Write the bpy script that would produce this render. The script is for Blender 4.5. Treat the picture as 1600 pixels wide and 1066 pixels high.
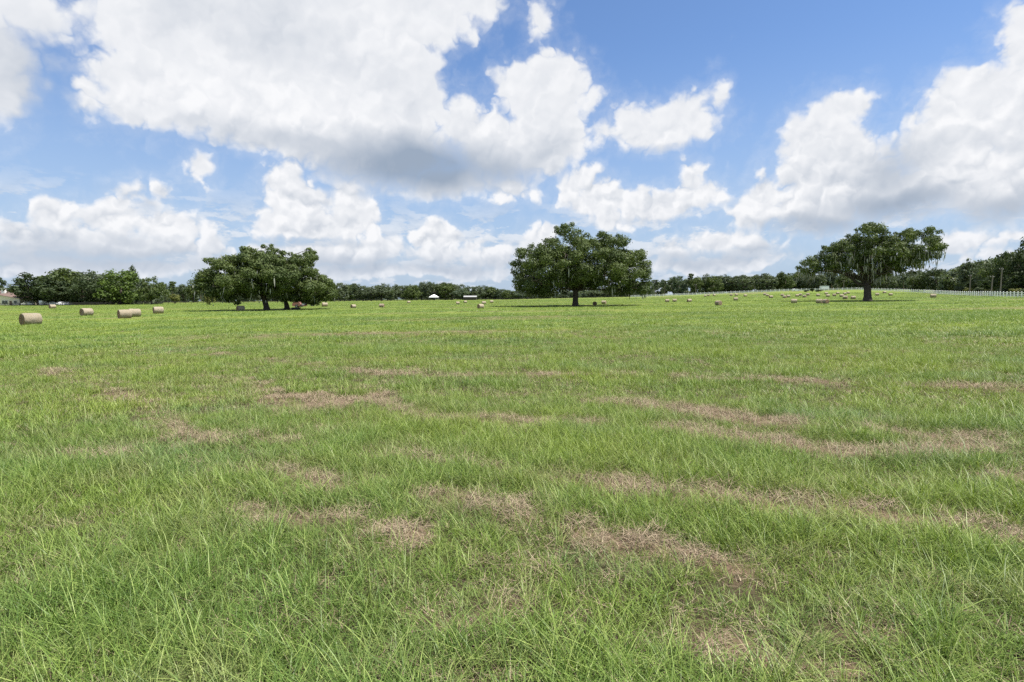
import bpy, bmesh, math, random
import numpy as np
from mathutils import Vector, Matrix, Euler

for _o in list(bpy.data.objects):
    bpy.data.objects.remove(_o)
scene = bpy.context.scene
COL = scene.collection
R = math.radians

# ------------------------------------------------------------------ camera
F_PX = 890.0                 # focal length in pixels of a 1600 px wide frame
EYE_Z = 1.72                 # eye height above the grass
EYE_ROW = 469.0              # eye level in the frame
PITCH = math.atan((533.0 - EYE_ROW) / F_PX)
cam_data = bpy.data.cameras.new('camera')
cam_data.sensor_width = 36.0
cam_data.lens = 36.0 * F_PX / 1600.0
cam_data.clip_start = 0.05
cam_data.clip_end = 6000.0
cam = bpy.data.objects.new('camera', cam_data)
COL.objects.link(cam)
cam.location = (0, 0, EYE_Z)
cam.rotation_euler = (math.pi / 2 - PITCH, 0, 0)
scene.camera = cam

# ------------------------------------------------------------------ exposure
vs = scene.view_settings
vs.view_transform = 'Standard'
vs.look = 'None'
vs.gamma = 1.0
vs.use_curve_mapping = False
vs.exposure = 0.9
scene.cycles.use_denoising = False
scene.render.filter_size = 1.15
scene.cycles.max_bounces = 4
scene.cycles.diffuse_bounces = 2
scene.cycles.transmission_bounces = 2
scene.cycles.transparent_max_bounces = 8
scene.cycles.volume_bounces = 0
scene.cycles.use_adaptive_sampling = True
scene.cycles.adaptive_threshold = 0.01
scene.cycles.adaptive_min_samples = 16

# ------------------------------------------------------------------ sun
SUN_EL, SUN_AZ = R(64), R(100)          # azimuth clockwise from +Y: high on the right
sun_vec = Vector((math.sin(SUN_AZ) * math.cos(SUN_EL), math.cos(SUN_AZ) * math.cos(SUN_EL), math.sin(SUN_EL)))
sd = bpy.data.lights.new('sun', 'SUN')
sd.energy = 4.7
sd.angle = R(0.55)
sd.color = (1.0, 0.955, 0.88)
sun = bpy.data.objects.new('sun', sd)
COL.objects.link(sun)
sun.location = sun_vec * 60
sun.rotation_euler = (-sun_vec).to_track_quat('-Z', 'Y').to_euler()

# ------------------------------------------------------------------ node helper
class NG:
    def __init__(self, tree):
        self.t = tree
    def new(self, typ, **kw):
        n = self.t.nodes.new(typ)
        for k, v in kw.items():
            setattr(n, k, v)
        return n
    def put(self, sock, v):
        if isinstance(v, bpy.types.NodeSocket):
            self.t.links.new(v, sock)
        else:
            sock.default_value = v
    def m(self, op, a, b=None, c=None, clamp=False):
        n = self.new('ShaderNodeMath', operation=op, use_clamp=clamp)
        for i, v in enumerate((a, b, c)):
            if v is not None:
                self.put(n.inputs[i], v)
        return n.outputs[0]
    def v(self, op, a, b=None, c=None, s=None):
        n = self.new('ShaderNodeVectorMath', operation=op)
        for i, x in enumerate((a, b, c)):
            if x is not None:
                self.put(n.inputs[i], x)
        if s is not None:
            self.put(n.inputs['Scale'], s)
        return n.outputs['Value'] if op in ('LENGTH', 'DOT_PRODUCT', 'DISTANCE') else n.outputs[0]
    def comb(self, x, y, z):
        n = self.new('ShaderNodeCombineXYZ')
        for i, v in enumerate((x, y, z)):
            self.put(n.inputs[i], v)
        return n.outputs[0]
    def sep(self, v):
        n = self.new('ShaderNodeSeparateXYZ')
        self.put(n.inputs[0], v)
        return n.outputs
    def noise(self, vec, scale, detail=4.0, rough=0.5, lac=2.0, color=False, typ='FBM', dist=0.0):
        n = self.new('ShaderNodeTexNoise', noise_dimensions='3D', noise_type=typ, normalize=True)
        self.put(n.inputs['Vector'], vec)
        n.inputs['Scale'].default_value = scale
        n.inputs['Detail'].default_value = detail
        n.inputs['Roughness'].default_value = rough
        n.inputs['Lacunarity'].default_value = lac
        n.inputs['Distortion'].default_value = dist
        return n.outputs['Color' if color else 'Fac']
    def voro(self, vec, scale, detail=2.0, rough=0.5, smooth=None):
        n = self.new('ShaderNodeTexVoronoi', voronoi_dimensions='3D', feature='F1' if smooth is None else 'SMOOTH_F1', normalize=True)
        self.put(n.inputs['Vector'], vec)
        n.inputs['Scale'].default_value = scale
        n.inputs['Detail'].default_value = detail
        n.inputs['Roughness'].default_value = rough
        if smooth is not None:
            n.inputs['Smoothness'].default_value = smooth
        return n.outputs['Distance']
    def ramp(self, x, lo, hi, a=0.0, b=1.0, smooth=True):
        n = self.new('ShaderNodeMapRange', interpolation_type='SMOOTHSTEP' if smooth else 'LINEAR', clamp=True)
        for i, v in enumerate((x, lo, hi, a, b)):
            self.put(n.inputs[i], v)
        return n.outputs[0]
    def mix(self, f, a, b, mode='MIX'):
        n = self.new('ShaderNodeMix', data_type='RGBA', blend_type=mode)
        self.put(n.inputs[0], f)
        self.put(n.inputs[6], a if not isinstance(a, tuple) or len(a) == 4 else (*a, 1))
        self.put(n.inputs[7], b if not isinstance(b, tuple) or len(b) == 4 else (*b, 1))
        return n.outputs[2]
    def mixf(self, f, a, b):
        n = self.new('ShaderNodeMix', data_type='FLOAT')
        self.put(n.inputs[0], f)
        self.put(n.inputs[2], a)
        self.put(n.inputs[3], b)
        return n.outputs[0]

def sky_dir(px, py):
    """azimuth and elevation of a bearing read off the photograph"""
    x, zc = (px - 800.0) / F_PX, (533.0 - py) / F_PX
    cp, sp = math.cos(PITCH), math.sin(PITCH)
    y = cp + zc * sp
    z = -sp + zc * cp
    return math.atan2(x, y), math.atan2(z, math.hypot(x, y))

# ------------------------------------------------------------------ sky with cumulus clouds
# cloud masses: bearings and radii (x, y, rx, ry)
CLOUDS = [
    # the large bank overhead
    (430, 60, 270, 110), (300, 135, 150, 62), (175, 112, 55, 20), (150, 150, 26, 30), (215, 165, 60, 32), (560, 150, 150, 95), (640, 25, 105, 48),
    (735, 2, 62, 18), (470, 200, 170, 48), (600, 235, 140, 55), (690, 275, 110, 30), (800, 285, 42, 24), (850, 215, 70, 55), (725, 190, 38, 36),
    (845, 140, 78, 52), (850, 104, 27, 22), (800, 124, 26, 20), (922, 145, 17, 11), (770, 235, 70, 50),
    # left edge
    (-5, 100, 58, 95), (45, 15, 90, 38), (150, 6, 30, 14),
    # single puffs
    (848, 28, 19, 20), (303, 258, 27, 24), (1040, 198, 88, 34), (990, 178, 34, 24), (1072, 178, 40, 28), (1122, 152, 13, 17), (955, 208, 24, 14),
    (902, 284, 27, 24), (935, 312, 46, 31), (1025, 319, 95, 26), (1082, 288, 22, 26), (1100, 305, 32, 19), (955, 345, 30, 16),
    # right bank
    (1310, 172, 47, 31), (1345, 156, 18, 16), (1275, 207, 55, 44), (1290, 250, 85, 48), (1225, 235, 18, 14), (1190, 310, 38, 36), (1185, 340, 38, 20), (1330, 290, 110, 60),
    (1275, 330, 80, 40), (1480, 235, 110, 62), (1490, 165, 62, 48), (1560, 170, 80, 70), (1592, 70, 40, 52), (1580, 20, 22, 16), (1425, 185, 22, 16), (1570, 290, 90, 58),
    (1430, 305, 150, 38), (1660, 150, 90, 190),
    # low cumulus, left
    (78, 345, 42, 30), (90, 325, 28, 16), (20, 372, 40, 22), (188, 325, 34, 24), (172, 350, 44, 26), (250, 352, 66, 22), (240, 296, 20, 18), (225, 318, 18, 14),
    (298, 358, 20, 12), (180, 384, 160, 26), (320, 390, 44, 20), (60, 390, 100, 26), (150, 420, 240, 18), (340, 418, 60, 16),
    # low cumulus above the left oak
    (452, 266, 23, 19), (440, 290, 30, 26), (470, 318, 60, 36), (548, 300, 24, 28), (555, 335, 36, 34), (495, 352, 98, 26), (430, 350, 38, 18), (575, 388, 48, 20), (500, 400, 110, 22), (540, 424, 130, 14),
    (678, 352, 20, 15), (682, 375, 46, 24), (690, 400, 66, 20), (742, 385, 24, 14), (770, 408, 44, 18), (700, 428, 130, 12), (840, 365, 26, 20), (830, 390, 36, 16),
    (1115, 376, 58, 18), (1060, 392, 50, 18), (1180, 392, 50, 16), (1110, 412, 130, 16), (1500, 372, 80, 16), (1580, 365, 40, 14), (1555, 395, 60, 12),
]
# broad shaded undersides of those masses (x, y, rx, ry, depth)
UNDERSIDES = [
    (470, 222, 200, 22, 0.42), (640, 254, 160, 44, 0.86), (560, 240, 120, 26, 0.5), (760, 262, 100, 34, 0.62), (850, 240, 60, 34, 0.30), (430, 60, 190, 60, 0.20), (590, 110, 130, 60, 0.22), (330, 190, 110, 24, 0.25),
    (45, 120, 90, 80, 0.42), (70, 40, 60, 30, 0.2), (1400, 322, 150, 30, 0.62), (1280, 352, 110, 22, 0.62), (1400, 268, 60, 46, 0.46), (1460, 250, 60, 40, 0.3), (1570, 325, 110, 26, 0.55), (1560, 225, 60, 30, 0.2),
    (1245, 275, 40, 26, 0.22), (1040, 236, 90, 12, 0.30), (1020, 344, 80, 8, 0.3), (490, 378, 100, 10, 0.42), (200, 376, 70, 12, 0.35), (100, 380, 80, 12, 0.3), (160, 406, 260, 26, 0.48), (540, 414, 140, 18, 0.46), (700, 420, 130, 16, 0.46), (1110, 404, 150, 18, 0.46), (225, 322, 20, 14, 0.3),
    (520, 305, 14, 22, 0.25), (690, 412, 80, 10, 0.3),
]

def build_world():
    w = bpy.data.worlds.new('World')
    scene.world = w
    w.use_nodes = True
    t = w.node_tree
    t.nodes.clear()
    g = NG(t)
    tc = g.new('ShaderNodeTexCoord').outputs['Generated']
    d = g.v('NORMALIZE', tc)
    x, y, z = g.sep(d)
    az = g.m('ARCTAN2', x, y)
    el = g.m('ARCSINE', z)
    sky = g.new('ShaderNodeTexSky', sky_type='NISHITA', sun_disc=False, sun_elevation=SUN_EL, sun_rotation=SUN_AZ,
                altitude=30, air_density=1.0, dust_density=0.4, ozone_density=2.5)
    skyc = g.mix(1.0, sky.outputs[0], SKY_TINT, 'MULTIPLY')
    HAZE = (3.0, 3.75, 4.95)
    skyc = g.mix(g.ramp(el, R(24), R(0), 0.0, 0.78), skyc, HAZE)
    GREY, WHITE = (2.3, 2.82, 3.6), (6.5, 6.55, 6.7)

    def background(col):
        b = g.new('ShaderNodeBackground')
        t.links.new(col, b.inputs[0])
        b.inputs[1].default_value = 0.0785
        return b.outputs[0]

    # --- the sky all round: broken cumulus of the same kind
    flat = g.v('SCALE', d, s=g.m('DIVIDE', 1.0, g.m('ADD', g.m('MAXIMUM', z, 0.0), 0.32)))
    gen = g.noise(flat, 2.3, 5.0, 0.52)
    gcov = g.ramp(gen, 0.50, 0.54)
    glum = g.m('ADD', g.ramp(gen, 0.54, 0.72, 0.95, 0.35), g.m('MULTIPLY', g.m('SUBTRACT', g.noise(flat, 7.0, 4.0, 0.6), 0.5), 0.8), clamp=True)
    all_round = background(g.mix(gcov, skyc, g.mix(glum, GREY, WHITE)))

    # --- the sky in front: the cloud masses where they stand
    w1 = g.v('SUBTRACT', g.noise(d, 10.0, 1.0, 0.5, color=True), (0.5, 0.5, 0.5))
    w2 = g.v('SUBTRACT', g.noise(d, 40.0, 3.0, 0.52, color=True), (0.5, 0.5, 0.5))
    p = g.comb(az, el, 0.0)
    p = g.v('MULTIPLY_ADD', w1, (0.050, 0.036, 0.0), p)
    ps = g.v('MULTIPLY_ADD', w2, (0.012, 0.010, 0.0), p)
    p = g.v('MULTIPLY_ADD', w2, (0.022, 0.020, 0.0), p)

    def ell(q, px, py, rx, ry):
        a, e = sky_dir(px, py)
        ca = math.cos(a)
        ra, re = rx / F_PX * ca * ca, ry / F_PX * ca
        return g.v('LENGTH', g.v('MULTIPLY_ADD', q, (1 / ra, 1 / re, 0), (-a / ra, -e / re, 0))), min(ra, re) * 0.6 + (ra + re) * 0.2
    sdf = None
    for c in CLOUDS:
        ln, rm = ell(p, *c)
        s = g.m('MULTIPLY_ADD', ln, rm, -rm)
        sdf = s if sdf is None else g.m('SMOOTH_MIN', sdf, s, 0.016)
    under = None
    for (px, py, rx, ry, dep) in UNDERSIDES:
        ln, rm = ell(ps, px, py, rx, ry)
        s = g.ramp(ln, 1.6, 0.1, 0.0, dep)
        under = s if under is None else g.m('SMOOTH_MAX', under, s, 0.15)
    # rounded billows and their relief
    dw = g.v('MULTIPLY_ADD', w2, (0.03, 0.03, 0.03), d)
    L = Vector((-0.45, 0.0, 0.89)) * 0.012
    def billow(vec):
        return g.m('ABSOLUTE', g.m('SUBTRACT', g.noise(vec, 20.0, 2.0, 0.5), 0.5))
    bA = billow(dw)
    bB = billow(g.v('ADD', dw, tuple(L)))
    fine = g.noise(dw, 55.0, 5.0, 0.66)
    edge = g.m('SUBTRACT', sdf, g.m('MULTIPLY', g.m('SUBTRACT', bA, 0.082), 0.10))
    edge = g.m('SUBTRACT', edge, g.m('MULTIPLY', g.m('SUBTRACT', fine, 0.5), 0.009))
    soft = g.m('ADD', g.ramp(el, R(3), R(25), 0.0016, 0.0050), g.m('MULTIPLY', under, 0.06))
    cov = g.ramp(edge, soft, g.m('MULTIPLY', soft, -1.0))
    veil = g.m('MULTIPLY', g.ramp(g.m('SUBTRACT', edge, g.m('MULTIPLY', fine, 0.035)), 0.018, -0.05), 0.35)
    cov = g.m('MAXIMUM', cov, veil)
    # far low cumulus fading in the haze
    dl = g.v('MULTIPLY', d, (1.0, 1.0, 2.6))
    band = g.noise(dl, 13.0, 6.0, 0.6)
    bandu = g.noise(g.v('ADD', dl, (0.0, 0.0, 0.022)), 13.0, 6.0, 0.6)
    lowc = g.m('MULTIPLY', g.ramp(band, 0.50, 0.57), g.ramp(el, R(11), R(6)))
    lowl = g.m('ADD', 0.70, g.m('MULTIPLY', g.m('SUBTRACT', band, bandu), 3.5), clamp=True)
    # light on the clouds
    relief = g.m('SUBTRACT', bA, bB)
    lum = g.m('SUBTRACT', 0.97, g.m('MULTIPLY', under, 1.25))
    lum = g.m('ADD', lum, g.m('MULTIPLY', relief, g.m('MULTIPLY', g.ramp(under, 0.1, 0.6, 1.0, 0.15), g.ramp(el, R(7), R(21), 2.1, 0.55))))
    deep = g.ramp(edge, -0.005, -0.06)
    big = g.m('SUBTRACT', g.noise(dw, 8.0, 3.0, 0.5), 0.53)
    lum = g.m('ADD', lum, g.m('MULTIPLY', g.m('MULTIPLY', big, deep), 0.9), clamp=True)
    col = g.mix(g.m('MULTIPLY', lowc, 0.7), skyc, g.mix(lowl, (3.1, 3.7, 4.6), (5.8, 6.0, 6.3)))
    col = g.mix(cov, col, g.mix(lum, GREY, WHITE))
    col = g.mix(g.ramp(el, R(7), R(0.0), 0.0, 0.32), col, HAZE)
    in_front = background(col)

    turn = g.m('MAXIMUM', g.ramp(g.m('ABSOLUTE', az), R(46), R(56)), g.ramp(el, R(31), R(40)))
    ms = g.new('ShaderNodeMixShader')
    t.links.new(turn, ms.inputs[0])
    t.links.new(in_front, ms.inputs[1])
    t.links.new(all_round, ms.inputs[2])
    wo = g.new('ShaderNodeOutputWorld')
    t.links.new(ms.outputs[0], wo.inputs[0])
    w.cycles.sampling_method = 'NONE'
SKY_TINT = (0.84, 0.96, 1.12)
build_world()

# ================================================================== helpers
def link(o, parent=None):
    COL.objects.link(o)
    if parent is not None:
        o.parent = parent
    return o

def tag(o, label=None, cat=None, group=None, kind=None):
    if label: o['label'] = label
    if cat: o['category'] = cat
    if group: o['group'] = group
    if kind: o['kind'] = kind
    return o

def empty(name, loc, rz=0.0):
    o = bpy.data.objects.new(name, None)
    o.empty_display_size = 0.3
    o.location = loc
    o.rotation_euler = (0, 0, rz)
    return link(o)

def np_mesh(name, verts, faces, mat=None, smooth=False, attrs=None):
    """mesh from numpy arrays; faces is (n,3) or (n,4)"""
    me = bpy.data.meshes.new(name)
    v = np.asarray(verts, dtype=np.float32).reshape(-1, 3)
    me.vertices.add(len(v))
    me.vertices.foreach_set('co', v.ravel())
    f = np.asarray(faces, dtype=np.int32)
    if f.size:
        n, k = f.shape
        me.loops.add(n * k)
        me.loops.foreach_set('vertex_index', f.ravel())
        me.polygons.add(n)
        me.polygons.foreach_set('loop_start', np.arange(0, n * k, k, dtype=np.int32))
        me.polygons.foreach_set('loop_total', np.full(n, k, dtype=np.int32))
        if smooth:
            me.polygons.foreach_set('use_smooth', np.ones(n, dtype=bool))
    for an, (dom, typ, data) in (attrs or {}).items():
        at_ = me.attributes.new(an, typ, dom)
        key = 'vector' if typ == 'FLOAT_VECTOR' else 'value'
        at_.data.foreach_set(key, np.asarray(data).ravel())
    if mat: me.materials.append(mat)
    me.update(calc_edges=True)
    me.validate()
    return me

def mesh_obj(name, me, parent=None):
    return link(bpy.data.objects.new(name, me), parent)

class MB:
    """collects simple solids and links them as one mesh object"""
    def __init__(self):
        self.v, self.f = [], []
    def add(self, vs, fs):
        b = len(self.v)
        self.v += [tuple(v) for v in vs]
        self.f += [tuple(i + b for i in f) for f in fs]
        return self
    def box(self, c, s, rz=0.0, taper=1.0):
        hx, hy, hz = s[0] / 2, s[1] / 2, s[2] / 2
        vs = []
        for z, k in ((-hz, 1.0), (hz, taper)):
            for x, y in ((-hx, -hy), (hx, -hy), (hx, hy), (-hx, hy)):
                x, y = x * k, y * k
                vs.append((c[0] + x * math.cos(rz) - y * math.sin(rz), c[1] + x * math.sin(rz) + y * math.cos(rz), c[2] + z))
        return self.add(vs, [(0, 3, 2, 1), (4, 5, 6, 7), (0, 1, 5, 4), (1, 2, 6, 5), (2, 3, 7, 6), (3, 0, 4, 7)])
    def prism(self, prof, y0, y1):
        """profile in x,z extruded along y"""
        n = len(prof)
        vs = [(x, y0, z) for x, z in prof] + [(x, y1, z) for x, z in prof]
        return self.add(vs, [tuple(range(n)), tuple(reversed(range(n, 2 * n)))] + [(i, i + n, (i + 1) % n + n, (i + 1) % n) for i in range(n)])
    def tube(self, pts, rad, n=8, cap=True):
        pts = [Vector(p) for p in pts]
        rings = []
        for i, p in enumerate(pts):
            t = (pts[min(i + 1, len(pts) - 1)] - pts[max(i - 1, 0)]).normalized()
            u = t.orthogonal().normalized() if i == 0 else (u - t * u.dot(t)).normalized()
            w = t.cross(u)
            r = rad[i] if hasattr(rad, '__len__') else rad
            rings.append([p + (u * math.cos(a) + w * math.sin(a)) * r for a in [2 * math.pi * k / n for k in range(n)]])
        vs = [v for r_ in rings for v in r_]
        fs = []
        for i in range(len(pts) - 1):
            for k in range(n):
                fs.append((i * n + k, i * n + (k + 1) % n, (i + 1) * n + (k + 1) % n, (i + 1) * n + k))
        if cap:
            fs.append(tuple(reversed(range(n))))
            fs.append(tuple((len(pts) - 1) * n + k for k in range(n)))
        return self.add(vs, fs)
    def build(self, name, mat, parent=None, smooth=False):
        me = bpy.data.meshes.new(name)
        me.from_pydata(self.v, [], self.f)
        me.materials.append(mat)
        if smooth:
            me.polygons.foreach_set('use_smooth', np.ones(len(me.polygons), dtype=bool))
        me.update()
        return mesh_obj(name, me, parent)

def vnoise(x, y, seed=0):
    xi, yi = np.floor(x).astype(np.int64), np.floor(y).astype(np.int64)
    fx, fy = x - xi, y - yi
    fx, fy = fx * fx * (3 - 2 * fx), fy * fy * (3 - 2 * fy)
    def h(a, b):
        n = (a * 374761393 + b * 668265263 + seed * 974634777) & 0xFFFFFFFF
        n = ((n ^ (n >> 13)) * 1274126177) & 0xFFFFFFFF
        return ((n ^ (n >> 16)) & 0xFFFF) / 65535.0
    return (h(xi, yi) * (1 - fx) + h(xi + 1, yi) * fx) * (1 - fy) + (h(xi, yi + 1) * (1 - fx) + h(xi + 1, yi + 1) * fx) * fy

def fbm(x, y, seed=0, octv=4, rough=0.5):
    s, a, t = 0.0, 1.0, 0.0
    for o in range(octv):
        s = s + a * vnoise(x * 2 ** o + 17.3 * o, y * 2 ** o - 9.1 * o, seed + o)
        t += a
        a *= rough
    return s / t

def sstep(a, b, x):
    t = np.clip((x - a) / (b - a), 0, 1)
    return t * t * (3 - 2 * t)

# ================================================================== terrain
CP, SP = math.cos(PITCH), math.sin(PITCH)
def at(px, row, Y):
    """point at forward distance Y on the bearing (px, row) of the photograph"""
    zc = (533.0 - row) / F_PX
    k = Y / (CP + zc * SP)
    return Vector(((px - 800.0) / F_PX * k, Y, EYE_Z + (-SP + zc * CP) * k))
TILT = 0.0157
T_PX = np.array([-300, 0, 300, 550, 800, 1010, 1230, 1336, 1450, 1600, 1900], float)
T_Y = np.array([60, 100, 150, 200, 260, 340, 450, 800], float)
T_ROW = np.array([
    [508, 495, 487.5, 483.0, 478.5, 476.5, 476, 475],
    [507, 493, 486, 481.5, 477.5, 475.5, 475, 474],
    [502.5, 489, 483, 479, 475.5, 473.5, 472.5, 472],
    [498.5, 486.5, 481, 477, 474, 471.5, 470, 469],
    [494.5, 483, 478.5, 475, 471.5, 469, 467.5, 466],
    [491.5, 481, 476, 472.5, 468.5, 464.5, 463, 462],
    [488.5, 478, 472, 467.5, 461, 455.5, 454, 453],
    [487, 476.5, 470.5, 465.5, 458.5, 453, 452, 451],
    [485.5, 475, 468.5, 463, 458, 454.5, 453.5, 453],
    [483.5, 472.5, 465, 461, 458, 456, 455, 454],
    [481.5, 470, 463, 459, 456.5, 455, 454, 453]])
# the ground lifts a little more steeply round the three great oaks
_r125 = (T_ROW[:, 1] + T_ROW[:, 2]) / 2 + 1.3
_r175 = (T_ROW[:, 2] + T_ROW[:, 3]) / 2 - 1.0
T_ROW = np.column_stack([T_ROW[:, :2], _r125, T_ROW[:, 2], _r175, T_ROW[:, 3:]])
T_Y = np.array([60, 100, 125, 150, 175, 200, 260, 340, 450, 800], float)
_zc = (533.0 - T_ROW) / F_PX
T_SL = (-SP + _zc * CP) / (CP + _zc * SP)          # slope of sight to the ground
T_Z = EYE_Z + T_SL * T_Y[None, :]
T_TAN = (T_PX - 800) / F_PX * 1.0
def terrain(x, y):
    x, y = np.asarray(x, float), np.asarray(y, float)
    tn = np.clip(x / np.maximum(y, 1.0), T_TAN[0], T_TAN[-1])
    ci = np.clip(np.searchsorted(T_TAN, tn) - 1, 0, len(T_TAN) - 2)
    ct = (tn - T_TAN[ci]) / (T_TAN[ci + 1] - T_TAN[ci])
    yy = np.clip(y, T_Y[0], T_Y[-1])
    ri = np.clip(np.searchsorted(T_Y, yy) - 1, 0, len(T_Y) - 2)
    rt = (yy - T_Y[ri]) / (T_Y[ri + 1] - T_Y[ri])
    def val(c):
        return T_Z[c, ri] * (1 - rt) + T_Z[c, ri + 1] * rt
    zf = val(ci) * (1 - ct) + val(ci + 1) * ct
    plane = TILT * np.clip(x, -160, 160)
    zf = plane + (zf - plane) * sstep(45, 75, y)
    w = sstep(1.25, 2.0, np.abs(x) / np.maximum(y, 1e-3)) * (y > 0) + 1.0 * (y <= 0)
    z = zf * (1 - w) + plane * w
    # soft unevenness of the meadow
    r = np.hypot(x, y)
    z = z + (fbm(x * 0.35, y * 0.35, 5, 3) - 0.5) * 0.10 * sstep(1.0, 6.0, r) * (1 - sstep(40, 90, r))
    return z
def tz(x, y):
    return float(terrain(np.array([x]), np.array([y]))[0])
_YS = np.concatenate([np.geomspace(1.2, 60, 400), np.linspace(60.5, 460, 800)])
def ground_at(px, row):
    """where the line of sight of the photograph meets the ground"""
    zc = (533.0 - row) / F_PX
    yv = _YS
    k = yv / (CP + zc * SP)
    xs = (px - 800.0) / F_PX * k
    zs = EYE_Z + (-SP + zc * CP) * k
    dz = zs - terrain(xs, yv)
    i = np.argmax(dz <= 0)
    if dz[i] > 0:
        i = len(yv) - 1
    return float(xs[i]), float(yv[i])

# ---------------------------------------------------------------- dry hay left lying in broken rows
DRY_ROWS = [   # width m, strength, bearings along the row
    (0.45, 0.55, [(60, 578), (130, 600), (205, 622)]), (0.40, 0.42, [(205, 622), (245, 660), (290, 682), (360, 690), (440, 690)]),
    (0.70, 1.7, [(425, 624), (470, 626), (530, 631)]),
    (0.40, 0.6, [(320, 590), (390, 600), (420, 620)]),
    (0.50, 0.9, [(300, 556), (345, 556)]),
    (0.35, 0.6, [(400, 563), (450, 568), (530, 577)]),
    (0.60, 0.9, [(530, 578), (590, 584), (690, 588), (800, 590), (910, 586), (1010, 586), (1100, 592), (1260, 596), (1400, 604), (1560, 607), (1660, 610)]),
    (0.50, 0.55, [(560, 610), (640, 650), (720, 655), (790, 660), (910, 662)]),
    (0.45, 1.0, [(940, 630), (1000, 634), (1060, 640), (1130, 652), (1220, 664)]),
    (0.40, 1.1, [(1040, 672), (1140, 686), (1220, 694), (1310, 708), (1380, 712), (1450, 706), (1540, 700)]),
    (0.40, 0.7, [(1330, 670), (1430, 680), (1540, 684), (1600, 690)]),
    (0.30, 1.0, [(1545, 745), (1600, 752), (1660, 765)]),
    (0.30, 0.6, [(100, 712), (190, 716)]),
    (0.28, 0.8, [(370, 738), (440, 744), (520, 760)]),
    (0.25, 0.7, [(380, 800), (440, 820), (520, 822)]),
    (0.26, 0.6, [(600, 715), (700, 725), (790, 735), (870, 750)]),
    (0.24, 0.9, [(660, 780), (740, 788), (810, 800), (870, 820), (960, 848), (1010, 856), (1080, 868), (1150, 890)]),
    (0.22, 0.7, [(590, 838), (650, 842)]),
    (0.30, 1.25, [(890, 748), (980, 760), (1060, 768), (1130, 778), (1220, 794), (1320, 806), (1420, 812), (1510, 826), (1600, 854), (1680, 880)]),
    (0.16, 0.9, [(1080, 1000), (1130, 1012), (1200, 1030), (1260, 1046)]),
    (0.16, 0.5, [(640, 960), (720, 980), (800, 940)]), (0.14, 0.5, [(1300, 1000), (1400, 985)]),
    (0.9, 0.45, [(1080, 520), (1200, 525), (1300, 520)]), (0.8, 0.5, [(1500, 520), (1560, 530)]), (0.7, 0.35, [(880, 525), (960, 512)]),
]
_SEG = []
for wd, st, pts in DRY_ROWS:
    gp = [ground_at(*p) for p in pts]
    for a, b in zip(gp[:-1], gp[1:]):
        _SEG.append((wd, st * (1.3 if max(q[1] for q in pts) > 630 else 1.05), a, b))
def dryness(x, y):
    x, y = np.asarray(x, float), np.asarray(y, float)
    best = np.zeros_like(x)
    wx = x + (fbm(x * 1.6, y * 1.6, 41, 3) - 0.5) * 0.42
    wy = y + (fbm(x * 1.6, y * 1.6, 42, 3) - 0.5) * 0.42
    for wd, st, a, b in _SEG:
        ax, ay, bx, by = *a, *b
        dx, dy = bx - ax, by - ay
        L2 = dx * dx + dy * dy + 1e-9
        m = (x > min(ax, bx) - 3) & (x < max(ax, bx) + 3) & (y > min(ay, by) - 3) & (y < max(ay, by) + 3)
        if not m.any():
            continue
        t = np.clip(((wx[m] - ax) * dx + (wy[m] - ay) * dy) / L2, 0, 1)
        dd = np.hypot(wx[m] - ax - t * dx, wy[m] - ay - t * dy)
        best[m] = np.maximum(best[m], st * (0.72 * np.exp(-(dd / (0.48 * wd)) ** 2) + 0.33 * np.exp(-(dd / (1.3 * wd)) ** 2)))
    brk = fbm(x * 0.9, y * 0.9, 43, 3)
    best = best * np.clip(0.25 + 1.6 * (brk - 0.10), 0.25, 1.2)
    # thin places away from the rows
    thin = sstep(0.60, 0.80, fbm(x * 0.8, y * 0.8, 44, 4, 0.6)) * 0.30
    thin = thin * (1 - sstep(30, 60, np.hypot(x, y)) * 0.7)
    far = sstep(0.57, 0.78, fbm(x * 0.022, y * 0.13, 45, 4, 0.55)) * 0.6 * sstep(14, 30, np.hypot(x, y))
    return np.clip(np.maximum(best, np.maximum(thin, far)), 0, 1.2)

# ---------------------------------------------------------------- materials of the field
def new_mat(name):
    m = bpy.data.materials.new(name)
    m.use_nodes = True
    m.node_tree.nodes.clear()
    return m, NG(m.node_tree)

def finish(m, g, shader):
    o = g.new('ShaderNodeOutputMaterial')
    m.node_tree.links.new(shader, o.inputs[0])
    return m

def principled(g, col, rough=0.8, spec=0.3, normal=None):
    b = g.new('ShaderNodeBsdfPrincipled')
    g.put(b.inputs['Base Color'], col if not isinstance(col, tuple) else (*col[:3], 1))
    g.put(b.inputs['Roughness'], rough)
    g.put(b.inputs['Specular IOR Level'], spec)
    if normal is not None:
        g.put(b.inputs['Normal'], normal)
    return b.outputs[0]

def attr(g, name, typ='GEOMETRY'):
    n = g.new('ShaderNodeAttribute', attribute_name=name, attribute_type=typ)
    return n

def lush_nodes(g, pos):
    """patches of paler bluish and richer yellowish growth, and long mown swathes"""
    a = g.noise(g.v('MULTIPLY', pos, (0.17, 0.24, 0.0)), 1.0, 4.0, 0.55)
    b = g.noise(g.v('MULTIPLY', pos, (0.012, 0.095, 0.0)), 1.0, 4.0, 0.6)
    return g.ramp(g.m('ADD', g.m('MULTIPLY', a, 0.5), g.m('MULTIPLY', b, 0.5)), 0.42, 0.58, smooth=False)

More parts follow.
